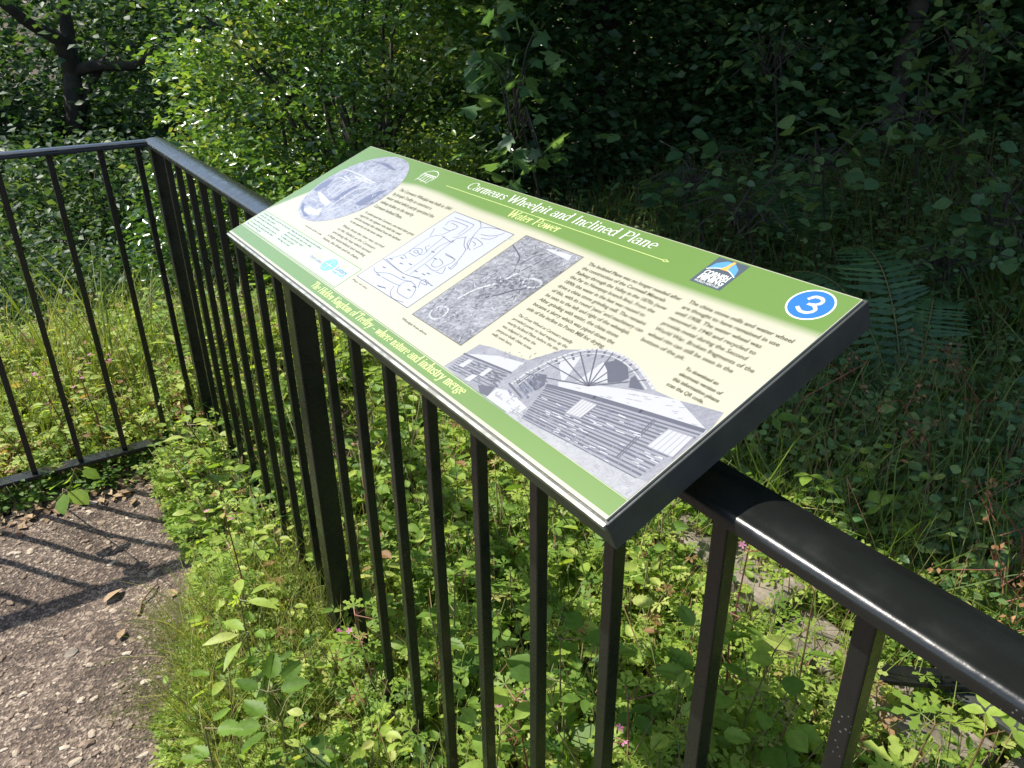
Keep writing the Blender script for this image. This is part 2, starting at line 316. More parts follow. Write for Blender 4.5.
def stones():
    ph = (1 + 5 ** .5) / 2
    ico = nrmz(np.array([(-1, ph, 0), (1, ph, 0), (-1, -ph, 0), (1, -ph, 0), (0, -1, ph), (0, 1, ph), (0, -1, -ph), (0, 1, -ph), (ph, 0, -1), (ph, 0, 1), (-ph, 0, -1), (-ph, 0, 1)], float))
    F = [(0, 11, 5), (0, 5, 1), (0, 1, 7), (0, 7, 10), (0, 10, 11), (1, 5, 9), (5, 11, 4), (11, 10, 2), (10, 7, 6), (7, 1, 8), (3, 9, 4), (3, 4, 2), (3, 2, 6), (3, 6, 8), (3, 8, 9), (4, 9, 5), (2, 4, 11), (6, 2, 10), (8, 6, 7), (9, 8, 1)]
    n = 9000; a = rng.uniform(-2.6, -.12, n); b = rng.uniform(.1, 1.7, n)
    co, ln, ti = [], [], []
    s = .002 + .0095 * rng.random(n) ** 4.5
    for i in range(n):
        p = W(a[i], b[i]); z = float(gz(p.x, p.y)) + .008
        an = rng.uniform(0, 6.28); c_, s_ = math.cos(an), math.sin(an); k = ico * (1 + rng.uniform(-.25, .25, (12, 1))) * s[i] * np.array([1.35, .8, .32])
        q = np.stack([k[:, 0] * c_ - k[:, 1] * s_ + p.x, k[:, 0] * s_ + k[:, 1] * c_ + p.y, k[:, 2] + z + s[i] * .1], 1)
        co.append(q); ti.append(np.full(12, rng.random()))
    me = bpy.data.meshes.new('gravel'); co = np.concatenate(co)
    me.from_pydata(co.tolist(), [], [tuple(x + 12 * i for x in f) for i in range(n) for f in F])
    at_ = me.attributes.new('tint', 'FLOAT', 'POINT'); at_.data.foreach_set('value', np.concatenate(ti).astype(np.float32))
    m = leafmat('stone_chip', [(0, (.15, .105, .075)), (.6, (.27, .20, .15)), (1, (.48, .40, .31))], .85, 0.0, .3, 1); me.materials.append(m)
    o = bpy.data.objects.new('gravel', me); COL.objects.link(o); tag(o, 'small pale stone chips scattered over the trodden path', 'gravel', kind='stuff')
stones()

# ------------------------------------------------------------------ railing
DS = .128; UZ = Vector((0, 0, 1))
rail = empty('metal_railing', W(0, 0, 0)); tag(rail, 'black painted L-shaped metal railing of square bars carrying the green information panel', 'railing')
def shade_soft(o):
    me = o.data; me.polygons.foreach_set('use_smooth', [len(p.vertices) == 4 for p in me.polygons])
    md = o.modifiers.new('split', 'EDGE_SPLIT'); md.split_angle = math.radians(40); return o
def crown_prof(wd, th, cr):
    h = wd / 2; R = .0075; pts = [(-h, -th), (h, -th)]
    for i in range(8):
        t = math.radians(88 * i / 7); pts.append((h - R + R * math.cos(t), -R + R * math.sin(t)))
    for i in range(1, 12):
        x = (h - R) * (1 - 2 * i / 12); pts.append((x, cr * (1 - (x / (h - R)) ** 2)))
    for i in range(8):
        t = math.radians(92 + 88 * i / 7); pts.append((-(h - R) + R * math.cos(t), -R + R * math.sin(t)))
    return pts
b_ = MB(); b_.sweep(crown_prof(.056, .013, .004), W(.027, 0, RTOP + .005), W(-4.2, 0, RTOP + .005), -D2, UZ); shade_soft(b_.build('handrail', M['paint'], rail))
b_ = MB(); b_.sweep(crown_prof(.056, .013, .004), W(0, .027, RTOP + .005), W(0, 3.4, RTOP + .005), D1, UZ); shade_soft(b_.build('handrail', M['paint'], rail))
ZB = RTOP - .927
for i in range(1, 32):                                            # long side, i bars from the corner
    a = -i * DS
    if i in (9, 27):
        b_ = MB(); b_.box(W(a, 0, (RTOP - .010 - .03) / 2), D1 * .021, D2 * .021, UZ * ((RTOP - .010 + .03) / 2)); b_.build('post', M['paint'], rail, bevel=.002)
    elif i != 18 or True:
        b_ = MB(); b_.box(W(a, 0, (RTOP - .010 + ZB) / 2), D1 * .0078, D2 * .0078, UZ * ((RTOP - .010 - ZB) / 2)); b_.build('baluster', M['paint'], rail, bevel=.0015)
for i in range(0, 22):
    b = .062 + i * .1265 if i == 0 else .148 + (i - 1) * .127
    if i == 0: b = .052
    b_ = MB(); b_.box(W(0, b, (RTOP - .010 + ZB) / 2), D1 * .0078, D2 * .0078, UZ * ((RTOP - .010 - ZB) / 2)); b_.build('baluster', M['paint'], rail, bevel=.0015)
b_ = MB(); b_.box(W(0, 0, (RTOP - .010 - .03) / 2), D1 * .020, D2 * .020, UZ * ((RTOP - .010 + .03) / 2)); b_.build('post', M['paint'], rail, bevel=.002)
b_ = MB(); b_.box(W(0, 2.3, (RTOP - .010 - .03) / 2), D1 * .0215, D2 * .0215, UZ * ((RTOP - .010 + .03) / 2)); b_.build('post', M['paint'], rail, bevel=.002)
b_ = MB(); b_.box(W(-.03 - 2.1, 0, ZB - .006), D1 * 2.1, D2 * .024, UZ * .006); b_.build('bottom_rail', M['paint'], rail, bevel=.0015)
b_ = MB(); b_.box(W(0, .03 + 1.7, ZB - .006), D1 * .024, D2 * 1.7, UZ * .006); b_.build('bottom_rail', M['paint'], rail, bevel=.0015)

# ------------------------------------------------------------------ information panel
SP = 1.11
P0 = Vector((-.400162, 1.102913, -.285209)) * SP + Vector((0, 0, CAMZ)); PL = .84 * SP; PW = .24678 * SP
PU = Vector((.5441825, -.838967, 0)); PV = Vector((.7724972, .5010681, .390101)); PN = PU.cross(PV).normalized()
def PP(u, v, h=0.0): return P0 + PU * u + PV * v + PN * h          # metres on the board
board = empty('information_board', W(-1.15, -.03, RTOP)); tag(board, 'sloping green and cream information panel with blue number 3 fixed on the black handrail', 'information board')
DEP = .027; t_ = .0035
b_ = MB()
o1 = [PP(-.003, -.003, -.002), PP(PL + .003, -.003, -.002), PP(PL + .003, PW + .003, -.002), PP(-.003, PW + .003, -.002)]
o2 = [p - PN * DEP for p in o1]
i1 = [PP(.002, .002, -.002), PP(PL - .002, .002, -.002), PP(PL - .002, PW - .002, -.002), PP(.002, PW - .002, -.002)]; i2 = [p - PN * DEP for p in i1]
b_.add(o1 + o2 + i1 + i2, [(k, (k + 1) % 4, 4 + (k + 1) % 4, 4 + k) for k in range(4)] + [(8 + (k + 1) % 4, 8 + k, 12 + k, 12 + (k + 1) % 4) for k in range(4)] + [(k, 8 + k, 8 + (k + 1) % 4, (k + 1) % 4) for k in range(4)] + [(4 + (k + 1) % 4, 12 + (k + 1) % 4, 12 + k, 4 + k) for k in range(4)])
b_.build('tray', M['tray'], board, bevel=.001)
b_ = MB(); b_.box(PP(PL / 2, -.0036, -.0035), PU * (PL / 2 + .002), PV * .0016, PN * .0022); b_.build('front_lip', M['lip'], board)
for u in (.17, .52, .80):
    v = (Vector(W(-1, 0, 0)) - PP(u, 0)); vv = v.dot(Vector((D2.x, D2.y, 0)) * -1) / (PV.dot(-D2))
    q = PP(u, vv, -DEP); zz = RTOP - .002
    b_ = MB(); b_.box(Vector((q.x, q.y, (q.z + zz) / 2)), PU * .02, D2 * .012, UZ * (abs(q.z - zz) / 2 + .004)); b_.build('bracket', M['tray'], board, bevel=.001)

def pmat(name, col, rough=.30, var=.04):
    return mat(name, col, rough, var=var, scale=6, spec=.5)
CREAM = (.37, .36, .28)
PMm = dict(cream=pmat('cream_print', CREAM), pale=pmat('pale_green_print', (.34, .42, .30)), white=pmat('white_print', (.66, .68, .64)), green=pmat('green_print', (.105, .185, .048)), ink=pmat('dark_ink', (.09, .085, .06), .5),
          blue=pmat('blue_print', (.025, .13, .52)), grey=pmat('grey_print', (.20, .205, .235)), lgrey=pmat('light_grey_print', (.37, .38, .40)), dgrey=pmat('dark_grey_print', (.13, .14, .19)), mgrey=pmat('mid_grey_print', (.075, .08, .105)),
          slate=pmat('slate_print', (.06, .08, .10)), sky=pmat('blue_sky_print', (.08, .24, .42)), orange=pmat('orange_print', (.85, .33, .08)), yellow=pmat('pale_yellow_lettering', (.58, .66, .26)), lilac=pmat('map_paper_print', (.35, .365, .42)), cyan=pmat('light_blue_print', (.12, .42, .70)), oink=pmat('olive_ink', (.07, .065, .03), .5), salmon=pmat('salmon_print', (.80, .42, .36)), rgrey=pmat('roof_grey_print', (.33, .335, .35)), dusk=pmat('dark_blue_print', (.10, .11, .17)), violet=pmat('violet_print', (.25, .18, .42)))
def gradmat(name, c0, c1, attr='mixv'):
    m, nt, p = newmat(name); a = nt.nodes.new('ShaderNodeAttribute'); a.attribute_name = attr
    mx = nt.nodes.new('ShaderNodeMix'); mx.data_type = 'RGBA'; mx.inputs[6].default_value = (*c0, 1); mx.inputs[7].default_value = (*c1, 1)
    nt.links.new(a.outputs['Fac'], mx.inputs[0]); nt.links.new(mx.outputs[2], p.inputs['Base Color']); p.inputs['Roughness'].default_value = .30; return m
def photomat(name, dark, light, scale, stretch=(1, 1, 1), lo=.35, hi=.65, big=14):
    """printed monochrome picture: broad tones and fine grain"""
    m, nt, p = newmat(name); L = nt.links; tc = nt.nodes.new('ShaderNodeTexCoord'); mp = nt.nodes.new('ShaderNodeMapping'); mp.inputs['Scale'].default_value = stretch
    mp.inputs['Rotation'].default_value = (0, 0, math.radians(57)); L.new(tc.outputs['Object'], mp.inputs[0]); N = []
    for sc in (big, scale, scale * 4):
        n = nt.nodes.new('ShaderNodeTexNoise'); n.inputs['Scale'].default_value = sc; n.inputs['Detail'].default_value = 6; n.inputs['Roughness'].default_value = .6; L.new(mp.outputs[0], n.inputs['Vector']); N.append(n)
    a1 = nt.nodes.new('ShaderNodeMix'); a1.inputs[0].default_value = .5; L.new(N[0].outputs[0], a1.inputs[2]); L.new(N[1].outputs[0], a1.inputs[3])
    a2 = nt.nodes.new('ShaderNodeMix'); a2.inputs[0].default_value = .38; L.new(a1.outputs[0], a2.inputs[2]); L.new(N[2].outputs[0], a2.inputs[3])
    r = nt.nodes.new('ShaderNodeValToRGB'); r.color_ramp.elements[0].position = lo; r.color_ramp.elements[1].position = hi; r.color_ramp.elements[0].color = (*dark, 1); r.color_ramp.elements[1].color = (*light, 1)
    L.new(a2.outputs[0], r.inputs[0]); L.new(r.outputs[0], p.inputs['Base Color']); p.inputs['Roughness'].default_value = .32
    return m
b_ = MB(); b_.box(PP(PL / 2, PW / 2, -.0025), PU * PL / 2, PV * PW / 2, PN * .0025); face = b_.build('panel_face', PMm['cream'], board)
HM = None
def homography(src, dst):
    A = []
    for (x, y), (u, v) in zip(src, dst): A += [[x, y, 1, 0, 0, 0, -u * x, -u * y, -u], [0, 0, 0, x, y, 1, -v * x, -v * y, -v]]
    return np.linalg.svd(np.array(A, float))[2][-1].reshape(3, 3)
HM = homography([(228, 231), (607, 518), (862, 300), (372, 145)], [(0, 0), (1, 0), (1, 1), (0, 1)])
def q(x, y):
    """place on the board (0..1, 0..1) of a detail measured in the survey photograph"""
    a = HM @ np.array([x, y, 1.0]); return a[0] / a[2], a[1] / a[2]
class Art:
    def __init__(s, h): s.mb = MB(); s.h = h
    def poly(s, uv):
        uv = [(min(max(u, .0008), .9992), min(max(v, .003), .997)) for u, v in uv]
        n = len(uv); area = sum(uv[i][0] * uv[(i + 1) % n][1] - uv[(i + 1) % n][0] * uv[i][1] for i in range(n))
        if area < 0: uv = uv[::-1]
        s.mb.add([PP(u * PL, v * PW, s.h) for u, v in uv], [tuple(range(n))])
    def pix(s, pts): s.poly([q(*p) for p in pts])
    def line(s, pts, wd=.0012, close=False, pix=False):
        """stroke of width wd (metres)"""
        P = [Vector((q(*p)[0] * PL, q(*p)[1] * PW)) if pix else Vector((p[0] * PL, p[1] * PW)) for p in pts]
        if close: P.append(P[0])
        for a, b in zip(P, P[1:]):
            d = (b - a)
            if d.length < 1e-6: continue
            n = Vector((-d.y, d.x)).normalized() * wd / 2; e = d.normalized() * wd * .25
            c = [a - n - e, b - n + e, b + n + e, a + n - e]
            s.mb.add([PP(k.x, k.y, s.h) for k in c], [(0, 1, 2, 3)])
            s.h += 2e-8
    def build(s, name, m, label=None):
        o = s.mb.build(name, m, face)
        if label: o['label'] = label
        return o
def ell(cu, cv, ru, rv, n=48): return [(cu + ru * math.cos(2 * math.pi * i / n), cv + rv * math.sin(2 * math.pi * i / n)) for i in range(n)]
H1, H2, H3, H4, H5 = .00010, .00018, .00026, .00034, .00042
# soft-edged green header
hb = [(.0008, .26), (.03, .45), (.07, .66), (.15, .78), (.2286, .812), (.27, .834), (.34, .838), (.45, .824), (.60, .826), (.70, .814), (.80, .805), (.90, .812), (.9992, .822)]
us = np.linspace(.0008, .9992, 80); vb = np.interp(us, [p[0] for p in hb], [p[1] for p in hb])
vv_ = []; mixv = []; ff = []
for u, v in zip(us, vb):
    for dv, mv in ((-.026, 0), (.010, 1), (None, 1)):
        vv_.append(PP(u * PL, (PW * .997) if dv is None else (v + dv) * PW, H1)); mixv.append(mv)
for i in range(79):
    for j in range(2): ff.append((i * 3 + j, (i + 1) * 3 + j, (i + 1) * 3 + j + 1, i * 3 + j + 1))
b_ = MB(); b_.add(vv_, ff); ho = b_.build('header_band', gradmat('header_print', CREAM, (.105, .185, .048)), face)
at_ = ho.data.attributes.new('mixv', 'FLOAT', 'POINT'); at_.data.foreach_set('value', np.array(mixv, np.float32))
A = Art(H1); A.poly([(.0008, .012), (.9992, .012), (.9992, .0745), (.0008, .0815)]); A.build('footer_band', PMm['green'])
A = Art(H1); A.poly([(.004, .0925), (.4135, .0925), (.4135, .240), (.004, .240)]); A.build('credits_box', PMm['pale'])
A = Art(H2); A.line([(.004, .0925), (.4135, .0925), (.4135, .240), (.004, .240)], .0009, True); A.line([(.0, .088), (.9992, .078)], .0008); A.build('credits_border', PMm['green'])

def text(body, u, v, pitch, width, m, name, h=H3, size=None, cond=None, weight=0, lines=None):
    """block of printed lines; u, v baseline start of the first line, width of the longest line (fractions of the board)"""
    cu = bpy.data.curves.new('t', 'FONT'); cu.body = body; sz = size or pitch * PW / 1.22; cu.size = sz; cu.space_line = (pitch * PW) / sz if pitch else 1
    cu.offset = weight; cu.resolution_u = 2
    o = bpy.data.objects.new('t', cu); COL.objects.link(o); dg = bpy.context.evaluated_depsgraph_get(); me = bpy.data.meshes.new_from_object(o.evaluated_get(dg))
    bpy.data.objects.remove(o); n = len(me.vertices); co = np.zeros(n * 3); me.vertices.foreach_get('co', co); co = co.reshape(-1, 3)
    wdt = co[:, 0].max() - co[:, 0].min(); k = width * PL / wdt
    org = board.location; new = []
    for x, y, z in co:
        p_ = PP(u * PL + x * k, v * PW + y, h) - org; new.append((p_.x, p_.y, p_.z))
    me.vertices.foreach_set('co', np.array(new).ravel()); me.name = name; me.materials.clear(); me.materials.append(m); me.update()
    o = bpy.data.objects.new(name, me); COL.objects.link(o); o.parent = face; return o
text("The Inclined Plane was no longer needed after\nthe construction of the Cornwall Minerals\nRailway through the Valley in the 1870s (now\nthe Par to Newquay branch line). From the\n1890s the water in the leat was reused to\ndrive a china stone grinding mill. The remains\nof this, with its round \u2018pans\u2019 and machinery can\nbe seen to the left and right of the wheelpit.\nAfter grinding with water, the china stone\nbecame a slurry which was piped down the\nside of the incline to Ponts Mill for drying.", .7165, .748, .0298, .143, PMm['oink'], 'body_text', weight=.00006)
text("The Great Wheel at Carmears initially\nprovided power to haul wagons up the\nnearby Inclined Plane before the site\nwas adapted to drive the\npurpose-built china stone\nmills seen here.", .7165, .409, .0240, .094, PMm['oink'], 'caption_text')
text("The china stone mills and water wheel\nare thought to have remained in use\nuntil 1908. The water wheel was\nremoved in 1940 and recycled to\nprovide metal during the Second\nWorld War. Broken fragments of the\nwheel rim can still be seen in the\nbottom of the pit.", .8667, .752, .0303, .1195, PMm['oink'], 'body_text', weight=.00007)
text("To download an\nelectronic version of\nthis information please\nscan the QR code.", .9318, .512, .0255, .052, PMm['oink'], 'body_text', weight=.0001)
text("The Carmears Wheelpit was built in 1841\nby Joseph Treffry to construct a\nwater wheel which partly operated the\nrailway incline to the nearby\nCarmears Inclined Plane.", .249, .750, .0405, .160, PMm['oink'], 'body_text')
text("To understand the Carmears, one must have great\nregard for the engineer who built this canal\nand the tramway that climbed from the harbour\nto the quarries on the moor above.", .250, .528, .0300, .163, PMm['oink'], 'body_text')
text("Water from the river was carried\nto the Viaduct at the Carmears\nand along the leat which turned\na large waterwheel and winding\nhouse, the drum and its chains.", .249, .393, .0300, .143, PMm['oink'], 'body_text')
text("Carmears Wheelpit is cared for by the parish\nand by the county council\nwith the help of volunteers and friends", .010, .216, .021, .135, PMm['mgrey'], 'credits_text')
text("Every effort has been made to preserve\nthe remains of the wheel and the valley\nPlease keep to the paths", .010, .148, .021, .12, PMm['mgrey'], 'credits_text')
text("Follow the trail for the viaduct and the inclined\nplane and the other sites of the valley\nwhich are open all year round\nto walkers and riders\nwith dogs on a lead", .150, .216, .021, .13, PMm['mgrey'], 'credits_text')
text("Carmears incline today", .165, .285, 0, .07, PMm['oink'], 'caption_text', size=.0042)
text("Plan of site", .4235, .170, 0, .045, PMm['oink'], 'caption_text', size=.0045)
text("Wheelpit from above", .583, .145, 0, .06, PMm['oink'], 'caption_text', size=.0045)

# broad-nib lettering for the title: strokes in units of the capital height
def arc(cx, cy, rx, ry, a0, a1, n=12): return [(cx + rx * math.cos(math.radians(a0 + (a1 - a0) * i / n)), cy + ry * math.sin(math.radians(a0 + (a1 - a0) * i / n))) for i in range(n + 1)]
X = .64
def ft(x, y=0, w_=.07): return [(x - w_, y), (x + w_, y)]
def hd(x, y): return [(x - .08, y - .04), (x, y)]
GL = {
 'C': (.66, [arc(.38, .5, .34, .5, 55, 305, 22), [(.60, .92), (.60, .72)]]),
 'I': (.30, [[(.14, 1), (.14, 0)], ft(.14), ft(.14, 1)]),
 'P': (.58, [[(.14, 1), (.14, 0)], ft(.14), ft(.1, 1, .08), [(.14, .98)] + arc(.28, .73, .24, .25, 90, -90, 10) + [(.14, .48)]]),
 'W': (.95, [[(.06, 1), (.28, 0)], [(.28, 0), (.48, .95)], [(.44, 1), (.66, 0)], [(.66, 0), (.86, 1)], ft(.06, 1), ft(.86, 1)]),
 'T': (.60, [[(.30, 1), (.30, 0)], ft(.30), [(.04, .86), (.05, 1), (.55, 1), (.56, .86)]]),
 'H': (.74, [[(.14, 1), (.14, 0)], [(.58, 1), (.58, 0)], [(.14, .52), (.58, .52)], ft(.14), ft(.58), ft(.14, 1), ft(.58, 1)]),
 'K': (.66, [[(.14, 1), (.14, 0)], [(.54, 1), (.16, .48)], [(.26, .58), (.60, 0)], ft(.14), ft(.14, 1), ft(.54, 1), ft(.58)]),
 'a': (.45, [arc(.20, .46, .15, .18, 165, 0, 8) + [(.35, .46), (.35, .08), (.42, .02)], arc(.20, .19, .15, .19, 60, 340, 14)]),
 'c': (.40, [arc(.22, .32, .18, .32, 50, 310, 16)]),
 'd': (.48, [arc(.20, .32, .17, .32, 40, 320, 16), [(.36, 1.02), (.36, .06), (.44, .02)], hd(.36, 1.02)]),
 'e': (.42, [[(.06, .36), (.37, .38)] + arc(.22, .34, .165, .30, 10, 300, 18)]),
 'f': (.30, [[(.34, .98), (.26, 1.03), (.17, .9), (.16, 0)], ft(.16), [(.05, X), (.30, X)]]),
 'g': (.44, [arc(.19, .42, .14, .21, 0, 360, 16), [(.10, .24), (.08, .12), (.32, .06), (.36, -.10), (.22, -.25), (.06, -.16), (.10, .0)], [(.30, .60), (.42, .64)]]),
 'h': (.50, [[(.12, 1.02), (.12, 0)], ft(.12), hd(.12, 1.02), [(.12, .46), (.22, .62), (.34, .60), (.37, .45), (.37, 0)], ft(.37)]),
 'i': (.25, [[(.12, X), (.12, 0)], ft(.12), hd(.12, X), [(.09, .84), (.15, .94)], [(.10, .93), (.14, .85)]]),
 'l': (.25, [[(.12, 1.02), (.12, 0)], ft(.12), hd(.12, 1.02)]),
 'm': (.74, [[(.12, X), (.12, 0)], ft(.12), hd(.12, X), [(.12, .46), (.22, .62), (.33, .60), (.36, .45), (.36, 0)], ft(.36), [(.36, .46), (.46, .62), (.57, .60), (.60, .45), (.60, 0)], ft(.60)]),
 'n': (.50, [[(.12, X), (.12, 0)], ft(.12), hd(.12, X), [(.12, .46), (.22, .62), (.34, .60), (.37, .45), (.37, 0)], ft(.37)]),
 'o': (.46, [arc(.22, .32, .17, .32, 0, 360, 20)]),
 'p': (.48, [[(.12, X), (.12, -.30)], ft(.12, -.30), hd(.12, X), arc(.24, .32, .17, .32, 130, -130, 16)]),
 'r': (.36, [[(.12, X), (.12, 0)], ft(.12), hd(.12, X), [(.12, .44), (.22, .60), (.33, .62)]]),
 's': (.36, [[(.30, .56), (.20, .64), (.08, .55), (.10, .42), (.26, .26), (.30, .12), (.18, .0), (.05, .08)]]),
 't': (.31, [[(.14, .82), (.14, .10), (.20, .0), (.30, .06)], [(.03, X), (.28, X)]]),
 'u': (.50, [[(.11, X), (.11, .18), (.18, .02), (.28, .04), (.37, .20)], [(.37, X), (.37, .06), (.45, .02)], hd(.11, X), hd(.37, X)]),
 'w': (.70, [[(.05, X), (.20, 0)], [(.20, 0), (.34, .60)], [(.32, X), (.48, 0)], [(.48, 0), (.62, X)]]),
 'y': (.46, [[(.06, X), (.23, .02)], [(.40, X), (.20, -.12), (.08, -.28), (.02, -.24)]]),
 '-': (.50, [[(.04, .30), (.46, .30)]]), ' ': (.26, [])}
GL['1'] = GL['l']
def letter(body, u0, v0, u1, v1, cap, m, name, thick=.13, slant=.10, h=H3):
    """lettering from (u0, v0) to (u1, v1), cap = capital height as a fraction of the board"""
    tot = sum(GL[c][0] for c in body); x = 0; A = Art(h); S = cap * PW; L0 = Vector((u0 * PL, v0 * PW)); L1 = Vector((u1 * PL, v1 * PW)); kx = (L1 - L0).length / tot; dx = (L1 - L0).normalized()
    for ci, c in enumerate(body):
        adv, st = GL[c]
        for pts in st:
            P = [L0 + dx * ((x + px) * kx) + Vector((slant * py * S, py * S)) for px, py in pts]
            if len(P) > 3:                                      # smooth
                Q = []
                for i in range(len(P) - 1):
                    p_ = [P[max(i - 1, 0)], P[i], P[i + 1], P[min(i + 2, len(P) - 1)]]
                    for t in (0, .5):
                        Q.append(.5 * ((2 * p_[1]) + (-p_[0] + p_[2]) * t + (2 * p_[0] - 5 * p_[1] + 4 * p_[2] - p_[3]) * t * t + (-p_[0] + 3 * p_[1] - 3 * p_[2] + p_[3]) * t ** 3))
                P = Q + [P[-1]]
            nib = Vector((math.cos(math.radians(12)) * kx / S if False else .95, .25)).normalized() * thick * S / 2
            for a, b in zip(P, P[1:]):
                d = b - a
                if d.length < 1e-7: continue
                nn = Vector((-d.y, d.x)).normalized(); wdt = max(abs(nib.dot(nn)), thick * S * .17)
                e = d.normalized() * wdt * .3; n = nn * wdt
                cc = [a - n - e, b - n + e, b + n + e, a + n - e]; A.mb.add([PP(k.x, k.y, A.h) for k in cc], [(0, 1, 2, 3)]); A.h += 2e-8
        x += adv
    return A.build(name, m)
letter('Carmears Wheelpit and Inclined Plane', .3755, .922, .765, .926, .053, PMm['white'], 'title_lettering', .14)
letter('Water Power', .515, .840, .623, .846, .046, PMm['yellow'], 'subtitle_lettering', .15)
letter('The Hidden Kingdom of Treffry - where nature and industry merge', .368, .029, .770, .036, .038, PMm['yellow'], 'footer_lettering', .16)
A = Art(H3); A.line([(.332, .8925), (.790, .893)], .0006); A.line([(.790, .893), (.794, .899), (.799, .893), (.794, .887)], .0006, True); A.build('title_rule', PMm['yellow'])
# emblem: small viaduct in an arch
A = Art(H3); cu, cv = .266, .905
A.line([(cu + .021 * math.cos(math.radians(t)), cv + .008 + .052 * math.sin(math.radians(t))) for t in range(-25, 206, 11)], .0010)
for k in range(5):
    x0 = cu - .017 + k * .0085; A.line([(x0, cv - .045 + .01 * (k % 2)), (x0, cv + .012)], .0011)
    if k < 4: A.line([(x0, cv + .0), (x0 + .002, cv + .010), (x0 + .0065, cv + .010), (x0 + .0085, cv)], .0007)
A.line([(cu - .020, cv + .020), (cu + .019, cv + .020)], .0013); A.line([(cu - .016, cv - .03), (cu + .014, cv - .038)], .0007); A.build('emblem', PMm['white'])
# number roundel
cu, cv = .9670, .9160
A = Art(H2); A.poly(ell(cu, cv, .0212, .0705)); A.build('number_ring', PMm['white'])
A = Art(H3); A.poly(ell(cu, cv, .0195, .0650)); A.build('number_disc', PMm['blue'])
A = Art(H4); S3 = .072
tp = [(-.30, .78), (-.12, 1.0), (.22, .98), (.32, .74), (.10, .53), (-.10, .50)]; bt = [(-.10, .50), (.16, .50), (.38, .28), (.24, .03), (-.08, -.02), (-.36, .14)]
def cat(P, n=5):
    Q = []
    for i in range(len(P) - 1):
        p_ = [np.array(P[max(i - 1, 0)]), np.array(P[i]), np.array(P[i + 1]), np.array(P[min(i + 2, len(P) - 1)])]
        for k in range(n):
            t = k / n; Q.append(tuple(.5 * ((2 * p_[1]) + (-p_[0] + p_[2]) * t + (2 * p_[0] - 5 * p_[1] + 4 * p_[2] - p_[3]) * t * t + (-p_[0] + 3 * p_[1] - 3 * p_[2] + p_[3]) * t ** 3)))
    return Q + [P[-1]]
for st in (tp, bt): A.line([(cu + x * S3 * PW / PL, cv - .036 + y * S3) for x, y in cat(st)], .0031)
A.build('number_three', PMm['white'], 'white numeral 3')
# mining logo
u0, u1, v0, v1 = .842, .881, .846, .990
A = Art(H2); A.poly([(u0, v0), (u1, v0), (u1, v1), (u0, v1)]); A.build('logo_square', PMm['slate'])
lu = lambda x, y: (u0 + (u1 - u0) * x, v0 + (v1 - v0) * y)
A = Art(H3); A.poly([lu(.05, .52)] + [lu(.05 + .9 * i / 10, .52 + .14 * math.sin(math.pi * i / 10)) for i in range(11)] + [lu(.95, .52), lu(.85, .78), lu(.6, .94), lu(.35, .94), lu(.12, .78)]); A.build('logo_sky', PMm['sky'])
A = Art(H4); A.line([lu(.05 + .9 * i / 12, .52 + .15 * math.sin(math.pi * i / 12)) for i in range(13)], .0010); A.build('logo_horizon', PMm['white'])
A = Art(H5); A.poly([lu(.38, .63), lu(.62, .63), lu(.58, .76), lu(.60, .97), lu(.52, .97), lu(.47, .76)]); A.build('logo_chimney', PMm['orange'])
def u_(x): return u0 + (u1 - u0) * x
text('CORNISH', u_(.10), v0 + (v1 - v0) * .33, 0, (u1 - u0) * .80, PMm['white'], 'logo_lettering', H4, size=.0098, weight=.00025)
text('MINING', u_(.10), v0 + (v1 - v0) * .14, 0, (u1 - u0) * .80, PMm['white'], 'logo_lettering', H4, size=.0110, weight=.00025)
text('WORLD HERITAGE', u_(.10), v0 + (v1 - v0) * .045, 0, (u1 - u0) * .80, PMm['white'], 'logo_lettering', H4, size=.0038)
# partner logos
A = Art(H3); 
for k in range(7): A.line([(.281 + k * .004, .165 + .008 * (k % 3)), (.284 + k * .004, .195 - .006 * (k % 2))], .0012)
A.build('partner_logo', PMm['salmon'])
text('FERROCARRIL', .280, .150, 0, .042, PMm['violet'], 'partner_lettering', size=.006)
A = Art(H3); A.poly(ell(.3435, .1704, .0165, .042)); A.build('council_roundel', PMm['cyan'])
A = Art(H4); A.line(ell(.3435, .1704, .0128, .031, 24), .0007, True); A.line([(.334, .17), (.353, .17)], .0018); A.line([(.3435, .145), (.3435, .195)], .0018); A.build('roundel_ring', PMm['lgrey'])
text('Lottery', .366, .168, 0, .034, PMm['blue'], 'partner_lettering', size=.010); text('county council', .366, .150, 0, .034, PMm['cyan'], 'partner_lettering', size=.0055)
A = Art(H3); A.line([(.372, .205), (.377, .212), (.382, .204)], .0014); A.build('partner_logo', PMm['orange'])

def hatch(name, m, h, zf, box, n, ang, asp, ln_, wd, test=None, inside=None):
    A = Art(h)
    for _ in range(n):
        x, y = rng.uniform(box[0], box[2]), rng.uniform(box[1], box[3])
        if test is not None and rng.random() > test(x, y): continue
        a_ = math.radians(ang + rng.normal() * asp); l_ = ln_ * rng.uniform(.4, 1.3); P = zf([(x, y), (x + l_ * math.cos(a_), y + l_ * math.sin(a_))])
        if inside is not None and not all(inside(p_) for p_ in P): continue
        A.line(P, wd)
    if A.mb.v: A.build(name, m)
